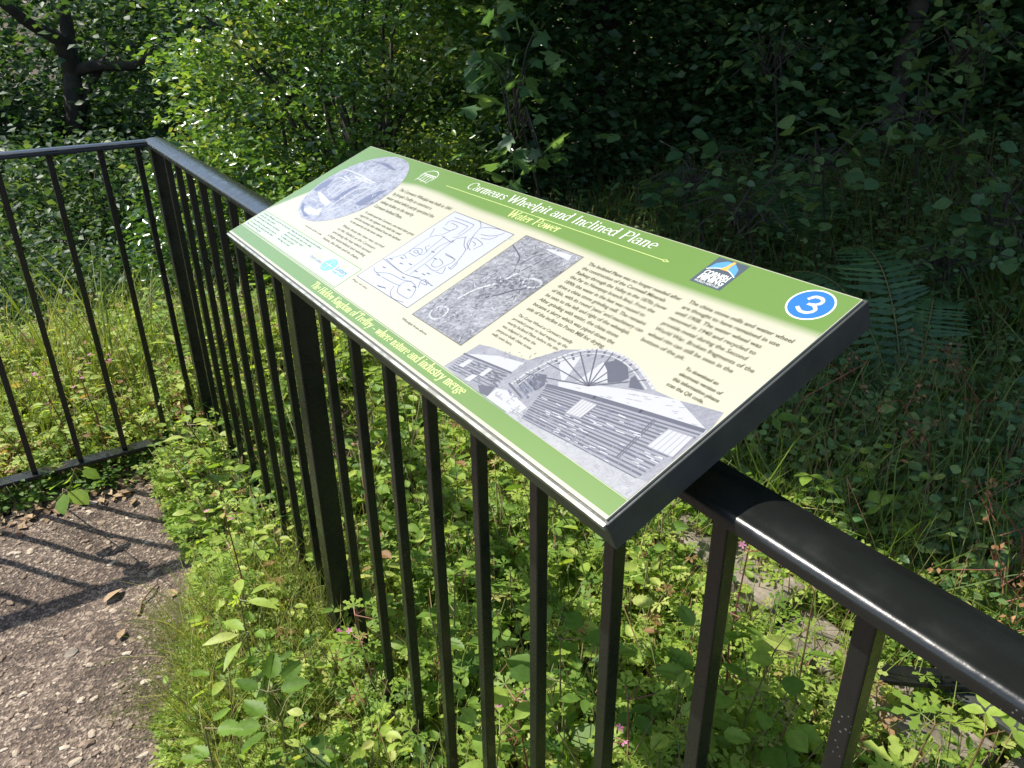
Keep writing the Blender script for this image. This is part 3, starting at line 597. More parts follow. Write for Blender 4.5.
# round photograph of the wheel
oc = (.135, .650, .106, .331)
A = Art(H3); A.poly(ell(*oc, 64)); A.build('round_photograph', photomat('sepia_blue_print', (.10, .11, .155), (.31, .32, .37), 60, (1, 1.3, 1), .38, .60))
def clipE(p): return ((p[0] - oc[0]) / oc[2]) ** 2 + ((p[1] - oc[1]) / oc[3]) ** 2 < .97
def Z3(pts):
    out = []
    for x, y in pts:
        u, v = q(285 + x / 7.877, 150 + y / 7.877); du, dv = (u - oc[0]) / oc[2], (v - oc[1]) / oc[3]; r_ = math.hypot(du, dv)
        if r_ > .96: u, v = oc[0] + du / r_ * .96 * oc[2], oc[1] + dv / r_ * .96 * oc[3]
        out.append((u, v))
    return out
A = Art(H4)
for pts in ([(350, 350), (480, 240), (600, 215), (720, 255)], [(370, 370), (500, 275), (610, 235), (690, 260)], [(320, 470), (420, 400), (560, 310), (680, 290)], [(300, 490), (440, 440), (600, 350), (690, 300)], [(400, 200), (480, 150), (600, 190), (700, 250)], [(480, 200), (520, 240), (440, 290)], [(560, 200), (610, 240), (520, 290)], [(340, 310), (420, 250), (500, 230)], [(620, 215), (650, 250), (610, 270)], [(380, 240), (440, 210), (500, 240)]):
    A.line([p for p in cat(Z3(pts), 3)], .0024)
A.poly(Z3([(262, 325), (285, 325), (370, 410), (330, 440), (285, 400)])); A.poly(Z3([(150, 460), (200, 440), (250, 470), (300, 450), (270, 510), (180, 500)])); A.build('wheel_drawing', PMm['lgrey'])
A = Art(H4)
A.poly(Z3([(380, 390), (460, 330), (560, 280), (600, 275), (520, 320), (420, 395)])); A.poly(Z3([(205, 310), (290, 250), (400, 215), (330, 290), (250, 320)])); A.poly(Z3([(560, 420), (680, 350), (760, 320), (820, 310), (700, 390), (600, 440)])); A.poly(Z3([(70, 430), (160, 420), (150, 480), (200, 520), (120, 540), (65, 480)]))
A.poly(Z3([(690, 60), (820, 100), (900, 160), (850, 150), (760, 100)])); A.build('wheel_shading', PMm['dusk'])
inE = lambda p_: ((p_[0] - oc[0]) / oc[2]) ** 2 + ((p_[1] - oc[1]) / oc[3]) ** 2 < .93
tst = lambda x, y: float(vnoise(x, y, 70, 71)) ** 1.5
hatch('photograph_grain', PMm['mgrey'], H3 + .00004, Z3, (60, 40, 950, 560), 330, -28, 25, 26, .0010, lambda x, y: 1 - tst(x, y) * 1.3 if y > 230 - .1 * x else .15, inE)
hatch('photograph_grain', PMm['lgrey'], H4 + .00004, Z3, (60, 40, 950, 560), 260, -32, 30, 30, .0011, tst, inE)
# site plan
def Z2(pts): return [q(360 + x / 6.4, 205 + y / 6.4) for x, y in pts]
MU0, MU1, MV0, MV1 = .4220, .5690, .2000, .7550
A = Art(H1); A.poly([(MU0, MV0), (MU1, MV0), (MU1, MV1), (MU0, MV1)]); A.build('site_plan', PMm['lilac'])
A = Art(H2); A.line([(MU0, MV0), (MU1, MV0), (MU1, MV1), (MU0, MV1)], .0009, True)
PLN = [[(100, 400), (110, 430), (200, 440), (280, 480), (340, 490)], [(110, 430), (140, 455), (115, 445)], [(150, 460), (220, 500), (270, 520)], [(310, 600), (250, 560), (270, 510), (330, 490), (370, 530), (340, 590), (310, 600)], [(290, 625), (220, 600), (205, 560), (230, 520)], [(175, 350), (250, 330), (290, 320), (310, 345)],
 [(290, 320), (430, 225), (480, 200), (540, 190), (615, 155)], [(300, 430), (420, 350), (480, 300), (530, 260), (620, 225)], [(330, 445), (450, 360), (520, 300), (640, 210)], [(540, 200), (600, 240), (615, 225)], [(430, 380), (490, 425), (540, 400), (620, 355), (560, 310)], [(490, 355), (470, 385), (500, 400), (545, 375), (520, 345)], [(325, 305), (370, 330), (410, 300), (400, 280), (350, 280), (330, 300)], [(355, 300), (375, 310), (385, 295), (365, 290), (355, 300)],
 [(380, 300), (400, 320), (440, 300), (430, 270), (460, 260)], [(620, 80), (730, 120), (735, 140), (660, 195), (610, 210)], [(560, 130), (600, 100), (690, 130), (700, 145), (640, 190)], [(545, 145), (590, 165), (640, 140), (600, 115)], [(690, 205), (680, 260), (690, 290), (640, 360), (590, 405)], [(780, 100), (790, 140), (740, 200), (700, 285)], [(790, 150), (830, 145), (900, 155), (960, 175)], [(720, 290), (700, 250), (740, 210), (800, 250), (770, 270), (740, 285)], [(735, 235), (755, 250), (745, 265)],
 [(790, 190), (850, 200), (920, 190), (940, 180)], [(790, 215), (850, 220), (900, 200)], [(460, 200), (480, 170), (490, 150)], [(385, 530), (400, 490), (430, 480), (470, 520)], [(400, 500), (440, 515), (430, 485)], [(160, 345), (280, 435), (390, 475), (480, 520)], [(180, 350), (290, 440), (400, 470)], [(560, 200), (470, 270), (440, 300)], [(640, 215), (700, 205)], [(580, 400), (600, 412), (640, 370)], [(500, 430), (540, 440), (560, 400)], [(560, 320), (625, 350)]]
for pts in PLN: A.line(cat(Z2(pts), 3), .0008)
for x, y in ((130, 520), (145, 525), (165, 530), (165, 400), (275, 375), (370, 425), (420, 445), (450, 440), (495, 345), (335, 380), (290, 465), (325, 545), (360, 525), (210, 345), (280, 340), (480, 300)): A.line(Z2([(x - 9, y - 4), (x + 9, y + 5)]), .0015)
A.build('plan_lines', PMm['mgrey'])
# aerial photograph
FU0, FU1, FV0, FV1 = .5880, .7000, .1880, .7750
A = Art(H1); A.poly([(FU0, FV0), (FU1, FV0), (FU1, FV1), (FU0, FV1)]); A.build('site_photograph', photomat('grey_photo_print', (.06, .064, .08), (.29, .295, .32), 70, (1, 1.2, 1), .38, .62))
A = Art(H2); A.line([(FU0, FV0), (FU1, FV0), (FU1, FV1), (FU0, FV1)], .0009, True); A.build('photograph_border', PMm['oink'])
def Z7(pts): return [q(480 + x / 4.518, 230 + y / 4.518) for x, y in pts]
A = Art(H2); A.line(cat(Z7([(205, 245), (215, 225), (250, 222), (285, 235), (280, 255), (240, 262), (215, 255)]), 4), .003); A.line(cat(Z2([(640, 600), (760, 540), (900, 500), (1020, 440)]), 3), .003); A.line(Z7([(20, 60), (160, 40)]), .0012)
A.poly(Z7([(430, 118), (410, 140), (350, 110), (300, 85), (340, 90)])); 
A.line(cat([(.606, .25), (.612, .225), (.624, .22), (.631, .245), (.627, .285), (.615, .29), (.607, .27)], 3), .0022)
A.build('photograph_highlights', PMm['lgrey'])
A = Art(H3); 
for k in range(46):
    cx_, cy_ = 75 + 125 * rng.random(), 222 + 40 * rng.random(); A.line(Z7([(cx_, cy_), (cx_ + rng.uniform(4, 16), cy_ - rng.uniform(-2, 9))]), .0011)
A.line(cat(Z7([(35, 305), (90, 295), (160, 275), (220, 265)]), 3), .0022); A.line(cat(Z7([(160, 70), (190, 120), (180, 150)]), 3), .0017); A.line(cat(Z7([(195, 155), (260, 120), (330, 105)]), 3), .0012); A.line(cat(Z7([(200, 185), (270, 150), (345, 110)]), 3), .0012)
A.build('photograph_shadows', PMm['mgrey'])
inF = lambda p_: FU0 + .001 < p_[0] < FU1 - .001 and FV0 + .004 < p_[1] < FV1 - .004
Zp = lambda P: [q(*p_) for p_ in P]
def dk(x, y): return .12 + .75 * math.exp(-(((x - 505) / 26) ** 2 + ((y - 284) / 7) ** 2)) + .35 * math.exp(-(((x - 440) / 22) ** 2 + ((y - 312) / 8) ** 2)) + .3 * float(vnoise(x, y, 12, 73)) ** 2
hatch('photograph_grain', PMm['mgrey'], H3 + .00003, Zp, (410, 236, 583, 347), 1500, -32, 30, 3.4, .0009, dk, inF)
hatch('photograph_grain', PMm['lgrey'], H4, Zp, (410, 236, 583, 347), 700, -32, 40, 3.2, .0009, lambda x, y: float(vnoise(x, y, 14, 74)) ** 2 + (.5 if x > 545 and y < 262 else 0), inF)
# engraving of the mill buildings and wheel
def Z6(pts): return [q(430 + x / 6.4, 340 + y / 6.4) for x, y in pts]
def Z8(pts): return [q(560 + x / 5.483, 360 + y / 5.483) for x, y in pts]
A = Art(H1)
env = [Z6([(100, 168)])[0], Z6([(230, 90)])[0], Z6([(330, 30)])[0], Z6([(420, 50)])[0], Z6([(520, 90)])[0], Z6([(640, 130)])[0], Z6([(740, 100)])[0], Z6([(860, 62)])[0]] + [q(599, 349.8), q(622, 355), q(640, 368), q(656, 390)] + Z8([(640, 215), (760, 245), (900, 285)]) + [(.9990, .385), (.9990, .078)] + [(.80, .0755)]
A.poly(env); A.build('mill_engraving', photomat('engraving_print', (.12, .125, .155), (.26, .265, .29), 110, (1, 4, 1), .35, .65), 'grey engraving of a water wheel and board-walled mill')
A = Art(H2)
A.poly([q(560, 382), q(590, 384), q(633, 390), q(680, 400), (.9985, .368), (.9985, .325), q(705, 430), q(642, 410), q(596.5, 396.5), q(560, 388)])
A.poly([q(466, 354), q(500, 356), q(527, 363.4), q(513, 373)]); A.poly(Z6([(370, 370), (440, 310), (530, 330), (640, 440), (560, 500)]))
A.poly(Z8([(0, 0), (70, -20), (130, -20), (40, 110), (20, 120)])); A.poly(Z8([(100, 120), (250, 10), (270, 60), (270, 125)])); A.build('mill_roofs', PMm['rgrey'])
A = Art(H2 + .00002); A.poly([q(548.8, 385), q(560, 389), q(596, 397.5), q(642, 411), q(705, 430.6), q(673, 457), q(637, 477), q(523.8, 418)]); A.build('mill_wall', PMm['grey'])
A = Art(H3)
n_b = 15; Lq = [np.array(q(548.8, 386)), np.array(q(523.8, 418))]; Rq = [np.array(q(704, 431)), np.array(q(637, 477))]
for i in range(n_b + 1):
    t = i / n_b; a = Lq[0] * (1 - t) + Lq[1] * t; b = Rq[0] * (1 - t) + Rq[1] * t
    mid = (a + b) / 2; k = .0010 + .0010 * ((i * 7) % 3) / 2
    A.line([tuple(a), tuple(mid + np.array([0, .001])), tuple(b)], k)
A.line([q(548.8, 385.6), q(596, 397.4), q(642, 411), q(704, 430)], .0040)
A.line([q(655, 419), q(618, 456)], .0014); A.line([q(657, 420), q(620, 457)], .001)
A.line([q(466, 354), q(513, 373)], .0022)
for i in range(7): A.line([q(464 - i * 2.2, 357 + i * 1.8), q(509 - i * 3.0, 374 + i * 2.4)], .0008)
for x in range(8): A.line(Z6([(560 + x * 22, 250 + 8 * (x % 3)), (620 + x * 20, 350 - x * 12)]), .0016)
for pts in ([(640, 250), (690, 320)], [(580, 280), (640, 370)], [(520, 280), (600, 370)]): A.line(Z6(pts), .0022)
A.poly(Z8([(250, 15), (330, 0), (380, 30), (385, 100), (340, 120), (270, 125), (268, 60)])); A.poly(Z8([(395, 100), (420, 85), (470, 165), (385, 150)]))
A.poly(Z6([(690, 215), (760, 225), (745, 290), (700, 320), (665, 250)])); A.poly(Z6([(320, 290), (430, 300), (380, 360), (330, 340)])); A.build('mill_shading', PMm['mgrey'])
for pts in ([(567, 413), (582, 418), (599, 404.7), (583.7, 399)], [(647.5, 445.7), (673, 456.7), (694, 436.6), (669.4, 428.4)]):
    A = Art(H4); A.pix(pts); A.build('drawn_window', PMm['rgrey'])
for pts in ([(195, 165), (225, 180), (290, 135), (262, 125)], [(325, 225), (350, 238), (415, 190), (390, 180)], [(230, 255), (265, 270), (320, 230), (285, 222)]):
    A = Art(H4); A.poly(Z6(pts)); A.build('drawn_window', PMm['rgrey'])
A = Art(H3 + .00003)
for rr, wd in ((1.0, .0026), (.90, .0014)):
    o_ = cat([q(514, 384), q(528, 374), q(549, 363), q(575, 353), q(599, 349.8), q(622, 355), q(640, 368), q(655, 389)], 5); c_ = np.array(q(585, 392))
    A.line([tuple(c_ + (np.array(p_) - c_) * rr) for p_ in o_], wd)
A.build('wheel_rim', PMm['rgrey']); A = Art(H3 + .00004)
for p_ in ((528, 374), (549, 363), (565, 357), (582, 352), (599, 350), (615, 353), (628, 359), (640, 369), (648, 380)):
    A.line([q(590, 386), q(*p_)], .0012)
A.build('wheel_spokes', PMm['mgrey'])
A = Art(H3 + .00003)
for p_ in ((538, 368), (557, 360), (574, 355), (591, 351), (607, 352), (622, 356), (634, 364)): A.line([q(*p_), (q(*p_)[0] * .85 + q(586, 388)[0] * .15, q(*p_)[1] * .85 + q(586, 388)[1] * .15)], .002)
o_ = cat([q(520, 384), q(534, 374), q(552, 366), q(577, 357), q(599, 354), q(618, 359), (q(636, 371)), q(646, 388)], 5); A.line(o_, .0010)
A.build('wheel_rim_shading', PMm['mgrey'])
A = Art(H2 + .00004); A.poly([q(523.8, 418), q(637, 477), (.9990, .15), (.9990, .078), (.83, .0765), (.845, .105)]); A.build('mill_stonework', photomat('stone_print', (.20, .205, .225), (.29, .295, .31), 70, (1, 2, 1)))
A = Art(H4)
for i in range(90):
    t = rng.random(); uu = .80 + .195 * t; lo = .084; hi = .10 + .075 * t + .02; vv = lo + (hi - lo) * rng.random(); l_ = rng.uniform(.003, .007)
    A.line([(uu, vv), (min(uu + l_, .998), vv)], .0005)
    if i % 2: A.line([(uu, vv), (uu, vv + .011)], .0005)
A.build('stonework_lines', PMm['grey'])

# ------------------------------------------------------------------ vegetation
N3 = np.array
SUNv = np.array(SUN)
def ab_arr(P): return loc_ab(P[:, 0], P[:, 1])
def keep_lit(P, p=.97):
    """a crown over the wood: the open strip along the railing and the glossy bush stay in the sun"""
    a, b = ab_arr(P); z = P[:, 2]
    k = (z - .35) / SUN.z; ga = a - k * float(SUN.dot(D1)); gb = b - k * float(SUN.dot(D2))
    lim = -1.18 + .30 * (vnoise(ga, gb, .35, 11) - .5)
    lit = (gb > lim) & (ga > -6) & (ga < 2.2)
    k = (z - 1.0) / SUN.z; ha = a - k * float(SUN.dot(D1)); hb = b - k * float(SUN.dot(D2))
    bush = (ha > 1.0) & (ha < 4.4) & (hb > -2.35) & (z > 1.0)
    return ~((lit | bush) & (rng.random(len(P)) < p))
def crown(n_cl, n_lf, cen, rad, cr, tp, size, tint=(.5, .22), up=.5, holes=True, shell=.55, filt=None, lsp=1.0):
    """clumped leaves inside an ellipsoid; returns a Leaves object and the clump centres"""
    cen = N3(cen, float); rad = N3(rad, float)
    d = rdir(n_cl); r = (shell + (1 - shell) * rng.random(n_cl)) ** .7; c = cen + d * r[:, None] * rad
    n = n_cl * n_lf; P = np.repeat(c, n_lf, 0) + rng.normal(size=(n, 3)) * cr * N3([1, 1, .6])
    ti = np.clip(np.repeat(rng.normal(tint[0], tint[1] * .7, n_cl), n_lf) + rng.normal(0, tint[1] * .6, n), 0, 1)
    if filt is not None:
        k = filt(P); P, ti = P[k], ti[k]
    n = len(P); L_ = Leaves(); L_.add(tp, P, heading(n, rng.uniform(-.7, .25, n)), rdir(n, up, .6), rng.uniform(.7, 1.25, n) * size, ti)
    return L_, c
def branches(mb, base, tips, r0, r1=.006, bend=.25, seg=7, k=6):
    base = N3(base, float)
    for t in tips:
        t = N3(t, float); L_ = np.linalg.norm(t - base); side = rdir(1)[0] * L_ * bend; pts = []
        for i in range(k + 1):
            s_ = i / k; pts.append(base * (1 - s_) + t * s_ + side * math.sin(math.pi * s_) * .5 + rng.normal(size=3) * L_ * .012)
        mb.tube([tuple(p_) for p_ in pts], [r0 * (1 - i / k) + r1 * (i / k) for i in range(k + 1)], seg)
def tree(name, label, cat_, group, base, trunk, r0, limbs, L_, leafm):
    root = empty(name, base); tag(root, label, cat_, group)
    mb = MB(); mb.tube(trunk, [r0 * (1 - .6 * i / (len(trunk) - 1)) for i in range(len(trunk))], 10)
    for (st, tips, rr) in limbs: branches(mb, st, tips, rr)
    mb.build('trunk', M['bark'], root, smooth_=True)
    if L_ is not None: L_.build('crown', [leafm, M['stem']], root)
    return root
def gp(a, b, dz=0.0):
    p_ = W(a, b); return Vector((p_.x, p_.y, float(gz(p_.x, p_.y)) + dz))
G = 'trees and bushes round the viewpoint'

# glossy bush in the sun, centre left
bc = at(335, 60, 5.1); base = Vector((bc.x + .1, bc.y + .1, float(gz(bc.x, bc.y)) - .1))
L_, c_ = crown(330, 88, bc + Vector((0, .1, -.1)), (1.02, .85, 1.30), .095, 'holly', .050, (.54, .32), .5, shell=.62)
mb_tips = [tuple(x) for x in c_[:26]]
tree('glossy_bush', 'tall sunlit evergreen bush with small glossy leaves behind the left panel end', 'bush', G, base, [base, base + Vector((.03, 0, .7)), bc + Vector((0, 0, -.2))], .06, [(base + Vector((0, 0, .6)), mb_tips, .018)], L_, M['holly'])
# second glossy bush lower left of it
bc = at(255, 250, 4.6); base = Vector((bc.x, bc.y, float(gz(bc.x, bc.y)) - .1))
L_, c_ = crown(120, 90, bc, (.62, .5, .62), .10, 'holly', .046, (.42, .28), .5)
tree('glossy_bush', 'low dark evergreen bush seen through the far balusters of the long railing', 'bush', G, base, [base, base + Vector((.03, 0, .3)), bc], .03, [(base + Vector((0, 0, .2)), [tuple(x) for x in c_[:12]], .012)], L_, M['holly'])

# old oak down the slope, far left
tb = at(80, 330, 9.4); fork = at(72, 72, 9.0); mid = at(76, 130, 9.1)
base = Vector((tb.x, tb.y, float(gz(tb.x, tb.y)) - .3))
mb = MB(); mb.tube([base, (base * .4 + mid * .6), mid, fork], [.15, .11, .09, .08], 10)
mb.tube([fork, at(60, 40, 8.9), at(30, 24, 8.8), at(-40, -30, 8.6)], [.08, .065, .05, .03], 8)
mb.tube([fork, at(66, 20, 9.1), at(50, -40, 9.2), at(60, -200, 9.4)], [.08, .06, .055, .03], 8)
mb.tube([fork, at(95, 66, 8.9), at(135, 66, 8.8), at(158, 52, 8.7), at(190, 58, 8.6), at(225, 30, 8.4)], [.065, .05, .042, .034, .025, .012], 8)
mb.tube([mid, at(90, 85, 9.0), at(104, 62, 9.0), at(125, 20, 8.9), at(150, -60, 8.8)], [.045, .04, .034, .03, .02], 8)
mb.tube([at(158, 52, 8.7), at(168, 80, 8.5), at(178, 110, 8.4)], [.02, .016, .008], 6)
root = empty('oak_tree', base); tag(root, 'old oak with crooked dark trunk and spreading limbs down the slope beyond the left railing', 'tree', G)
mb.build('trunk', M['bark'], root, smooth_=True)
def notfront(P): # leave the fork of the trunk in view
    v = P - N3([0, 0, CAMZ]); d_ = v @ N3(FWD); x = 512 + FPX * (v @ N3(RIGHT)) / d_; y = 384 - FPX * (v @ N3(UP)) / d_
    return ~(((np.abs(x - 74) < 17) & (y > 10) & (y < 150) | (np.abs(y - 66) < 9) & (x > 75) & (x < 165) | (np.abs(y - x * .9 - 0) < 9) & (x < 70)) & (np.linalg.norm(v, axis=1) < 9.3) & (rng.random(len(P)) < .93))
cc = at(70, 10, 9.1)
L_, c_ = crown(200, 95, cc + Vector((0, .2, -.4)), (2.6, 2.0, 1.35), .20, 'simple', .085, (.5, .30), .6, filt=notfront, shell=.35)
for px_, py_, dd in ((110, 150, 9.6), (20, 170, 9.5), (170, 130, 9.3)):
    l2, _ = crown(60, 90, at(px_, py_, dd), (1.2, 1.0, .7), .18, 'simple', .08, (.45, .3), .6, filt=notfront)
    l2.ln = [x + L_.nv for x in l2.ln]; L_.co += l2.co; L_.ln += l2.ln; L_.lt += l2.lt; L_.tint += l2.tint; L_.mi += l2.mi; L_.nv += l2.nv
L_.build('crown', [M['oak'], M['stem']], root)
# bushes down the slope below the oak
for (px_, py_, dd, rad_, nn, lab) in ((60, 250, 6.6, (1.3, .9, .75), 130, 'dark rounded bush down the slope behind the balusters of the left railing'),
                                      (175, 270, 7.6, (.9, .8, .9), 90, 'dark bush in shade behind the corner post of the railing'),
                                      (20, 330, 4.9, (.75, .5, .42), 90, 'pale leaved shrub at the left edge beyond the left railing')):
    c0 = at(px_, py_, dd); base = Vector((c0.x, c0.y, float(gz(c0.x, c0.y)) - .1))
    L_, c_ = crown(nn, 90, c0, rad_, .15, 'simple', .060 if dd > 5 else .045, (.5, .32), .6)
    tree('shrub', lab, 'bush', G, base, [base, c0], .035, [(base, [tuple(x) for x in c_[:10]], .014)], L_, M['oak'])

# dark trees of the wood behind and right; their crowns shade the ground there
WT = [((600, 150), 6.3, .10, (-.4, 1.2), 'slim dark tree trunk in deep shade directly above the middle of the panel'),
      ((742, 90), 7.4, .09, (.1, 1.3), 'shaded tree standing furthest back, above the mining logo'),
      ((888, 130), 5.6, .085, (-.1, .8), 'dark straight tree trunk in the wood above the number 3'),
      ((985, 60), 6.6, .11, (.3, 1.2), 'shaded tree at the right edge of the wood'),
      ((430, 60), 7.2, .10, (.2, 1.3), 'shaded tree directly behind the sunlit evergreen bush')]
for i, ((px_, py_), dd, r0, off, lab) in enumerate(WT):
    p_ = at(px_, py_, dd); base = Vector((p_.x, p_.y, float(gz(p_.x, p_.y)) - .1)); top = Vector((p_.x + off[0] * .4, p_.y - .2, 4.6))
    cen = Vector((p_.x - .6, p_.y - .9, 3.4))
    L_, c_ = crown(110, 75, cen, (2.2, 2.2, 1.5), .25, 'palm' if i % 2 else 'ovate', .10, (.45, .3), .8, shell=.2, filt=keep_lit)
    tree('woodland_tree', lab, 'tree', G, base, [base, (base + p_) / 2 + Vector((.03, 0, 0)), p_, (p_ + top) / 2 + Vector((.1, 0, 0)), top], r0, [(p_ + Vector((0, 0, .8)), [tuple(x) for x in c_[:14]], r0 * .35)], L_, M['wood'])
# unseen canopy trees, added and placed so their crowns shade the undergrowth
for (a_, b_0, zc, rad_, ncl, lab) in ((.5, -.6, 3.8, (1.5, 1.3, .8), 115, 'unseen tall tree added so its crown shades the undergrowth right of the panel'), (2.6, -2.0, 3.8, (1.6, 1.4, .9), 90, 'unseen tall tree added so its crown shades the ground round the fern'), (-1.2, -.8, 3.8, (1.5, 1.3, .8), 110, 'unseen tall tree added to shade the ground behind the right end of the long railing')):
    p_ = W(a_, b_0, zc); tb = W(a_ - 1.6, b_0 - 6.6); base = Vector((tb.x, tb.y, float(gz(tb.x, tb.y)) - .1))
    L_, c_ = crown(ncl, 80, p_, rad_, .22, 'palm', .13, (.45, .3), 1.0, shell=.1, filt=keep_lit)
    tree('added_shade_tree', lab, 'tree', G, base, [base, base + Vector((0, -.1, 1.5)), base + Vector((-.2, -.5, 3.2))], .13, [(base + Vector((-.2, -.5, 3.0)), [tuple(x) for x in c_[:10]], .05)], L_, M['wood'])

# saplings with large leaves standing against the dark wood
def sapling(lab, px_, py_, dd, rad_, n, tp, size, tint, m, name='sapling', up=1.2, lift=-.3, cr=.10):
    c0 = at(px_, py_, dd); base = Vector((c0.x + .15, c0.y + .3, 0)); base.z = float(gz(base.x, base.y)) - .05
    root = empty(name, base); tag(root, lab, 'sapling', 'saplings at the edge of the wood')
    mb = MB(); mb.tube([base, base * .5 + c0 * .5 + Vector((.05, 0, 0)), c0], [.008, .006, .004], 6)
    ncl = max(4, n // 7); cs = N3(c0) + rdir(ncl) * (rng.random((ncl, 1)) ** .5) * N3(rad_)
    L_ = Leaves()
    for c in cs:
        mb.tube([tuple(N3(base) * .12 + N3(c0) * .88 + rng.normal(size=3) * .04), tuple((N3(c0) + c) / 2 + N3([0, 0, .04])), tuple(c)], [.005, .0035, .002], 5)
        k = 7; P = c + rng.normal(size=(k, 3)) * cr * N3([1, 1, .35])
        L_.add(tp, P, heading(k, lift), rdir(k, up, .45), rng.uniform(.65, 1.2, k) * size, np.clip(rng.normal(tint, .22, k), 0, 1))
    mb.build('stem', M['bark'], root); L_.build('foliage', [m, M['stem']], root)
sapling('sycamore sapling with large lobed leaves catching light above the title of the panel', 515, 95, 3.6, (.24, .25, .55), 84, 'palm', .092, .5, M['wood'], lift=-.5)
sapling('young hazel with rounded leaves in shade above the blue number 3', 822, 150, 3.9, (.38, .3, .28), 80, 'round', .085, .8, M['wood'])
sapling('small leafy shrub with pale lit leaves in the wood right of the dark trunk', 920, 110, 4.3, (.38, .3, .22), 80, 'palm', .085, .95, M['wood'])
sapling('drooping branchy sapling with broad leaves at the right edge of the wood', 1000, 215, 3.9, (.30, .3, .32), 90, 'round', .08, .7, M['wood'])
sapling('leafy spray of small oval leaves high in the wood left of the dark straight trunk', 775, 50, 4.6, (.50, .4, .22), 110, 'ovate', .075, .75, M['wood'], lift=-.4)
sapling('overhanging leafy branch tips near the top right corner of the wood', 975, 35, 4.3, (.45, .4, .22), 110, 'ovate', .07, .85, M['wood'], lift=-.4)
sapling('tangle of bramble-like leaves in shade between the fern and the right edge', 945, 262, 3.7, (.42, .35, .20), 130, 'three', .085, .6, M['wood'], lift=-.2)
sapling('loose leafy shoot in shade behind the top right of the panel', 745, 205, 3.6, (.40, .3, .20), 110, 'ovate', .065, .7, M['wood'], lift=-.2)
sapling('dark broad leaved sapling just behind the top edge of the panel middle', 690, 175, 3.9, (.45, .3, .30), 80, 'round', .08, .35, M['wood'])

# mass of the wood and of its floor
def scatter(n, fn): 
    P = fn(n); return P
def region(n, amin, amax, bmin, bmax): return rng.uniform(amin, amax, n), rng.uniform(bmin, bmax, n)
def stuff(name, label, cat_, L_, mats):
    o = L_.build(name, mats); tag(o, label, cat_, kind='stuff'); return o
L_ = Leaves(); n = 230000
d_ = rng.uniform(5.4, 10.5, n); ang = rng.uniform(-.20, .95, n)                    # bearing to the right of straight ahead
x_, y_ = np.sin(ang) * d_, np.cos(ang) * d_; z_ = gz(x_, y_) + 2.1 * rng.random(n) ** .9
cl = vnoise(x_ + z_ * .6, y_ - z_ * .7, .55, 21); k = cl > .25; x_, y_, z_, cl = x_[k], y_[k], z_[k], cl[k]; n = len(x_)
P = np.stack([x_, y_, z_], 1); k = keep_lit(P, .9); P = P[k]; n = len(P)
L_.add('simple', P, heading(n, -.3), rdir(n, .9, .6), rng.uniform(.05, .10, n), np.clip(rng.normal(.5, .3, n), 0, 1))
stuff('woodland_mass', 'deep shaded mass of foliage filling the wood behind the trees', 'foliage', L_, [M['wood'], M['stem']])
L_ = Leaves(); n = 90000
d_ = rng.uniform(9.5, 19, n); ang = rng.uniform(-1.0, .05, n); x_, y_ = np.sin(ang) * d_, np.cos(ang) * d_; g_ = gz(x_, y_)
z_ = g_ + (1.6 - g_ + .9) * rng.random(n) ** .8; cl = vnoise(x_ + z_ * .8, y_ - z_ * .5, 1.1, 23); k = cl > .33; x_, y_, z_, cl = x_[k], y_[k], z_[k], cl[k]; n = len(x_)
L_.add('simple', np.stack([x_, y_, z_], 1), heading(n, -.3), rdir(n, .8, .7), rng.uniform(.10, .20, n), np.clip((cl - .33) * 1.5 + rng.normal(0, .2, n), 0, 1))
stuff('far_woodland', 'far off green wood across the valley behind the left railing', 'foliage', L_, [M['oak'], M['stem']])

# low plants: each has a thin stem and several leaves round it
def plants(L_, mb, a, b, h, tp, size, nlf, tint, tsd=.2, lean=.25, up=1.3, stem=True, lift=.1, spread=None):
    for i in range(len(a)):
        p_ = W(a[i], b[i]); z0 = float(gz(p_.x, p_.y)); p0 = N3([p_.x, p_.y, z0]); hh = h[i]
        tipv = N3([rng.normal(0, lean) * hh, rng.normal(0, lean) * hh, hh]); k = nlf
        t = rng.uniform(.25, 1.0, k); sp_ = (spread or .45) * size
        cen = p0 + tipv * t[:, None]; yd = heading(k, lift); P = cen + yd * sp_ * N3([1, 1, .3])
        L_.add(tp, P, yd, rdir(k, up, .55), rng.uniform(.6, 1.2, k) * size * (1.15 - .4 * t), np.clip(tint[i] + rng.normal(0, tsd, k), 0, 1))
        if stem and hh > .08: mb.tube([tuple(p0), tuple(p0 + tipv * .5 + N3([.01, 0, 0]) * hh), tuple(p0 + tipv)], [.0022, .0018, .001], 3)
def dens(a, b, s_=.3, seed=31): return vnoise(a, b, s_, seed)
# (1) weeds beyond the long railing, in the sun
L_ = Leaves(); mb = MB()
n = 3600; a, b = region(n, -3.4, 1.35, -1.35, -.03); dn = dens(a, b); k = (dn > .22) & ~((np.abs(b + .84) < .14) & (a < -.85) & (rng.random(n) < .5)); a, b, dn = a[k], b[k], dn[k]
plants(L_, mb, a, b, .06 + .26 * dn * rng.random(len(a)) ** .6, 'lobed', .034, 6, .25 + .6 * dens(a, b, .22, 33))
n = 1900; a, b = region(n, -3.4, 1.35, -1.4, -.03); dn = dens(a, b, .35, 37); k = dn > .35; a, b, dn = a[k], b[k], dn[k]
plants(L_, mb, a, b, .05 + .30 * dn * rng.random(len(a)), 'serrate', .045, 6, .2 + .5 * dens(a, b, .25, 38))
n = 1700; a, b = region(n, -3.4, 1.35, -1.35, -.03); k = ~((np.abs(b + .84) < .12) & (a < -.85) & (rng.random(n) < .35)); a, b = a[k], b[k]; n = len(a)
plants(L_, mb, a, b, .03 + .16 * rng.random(n), 'round', .020, 8, .25 + .5 * dens(a, b, .2, 40))
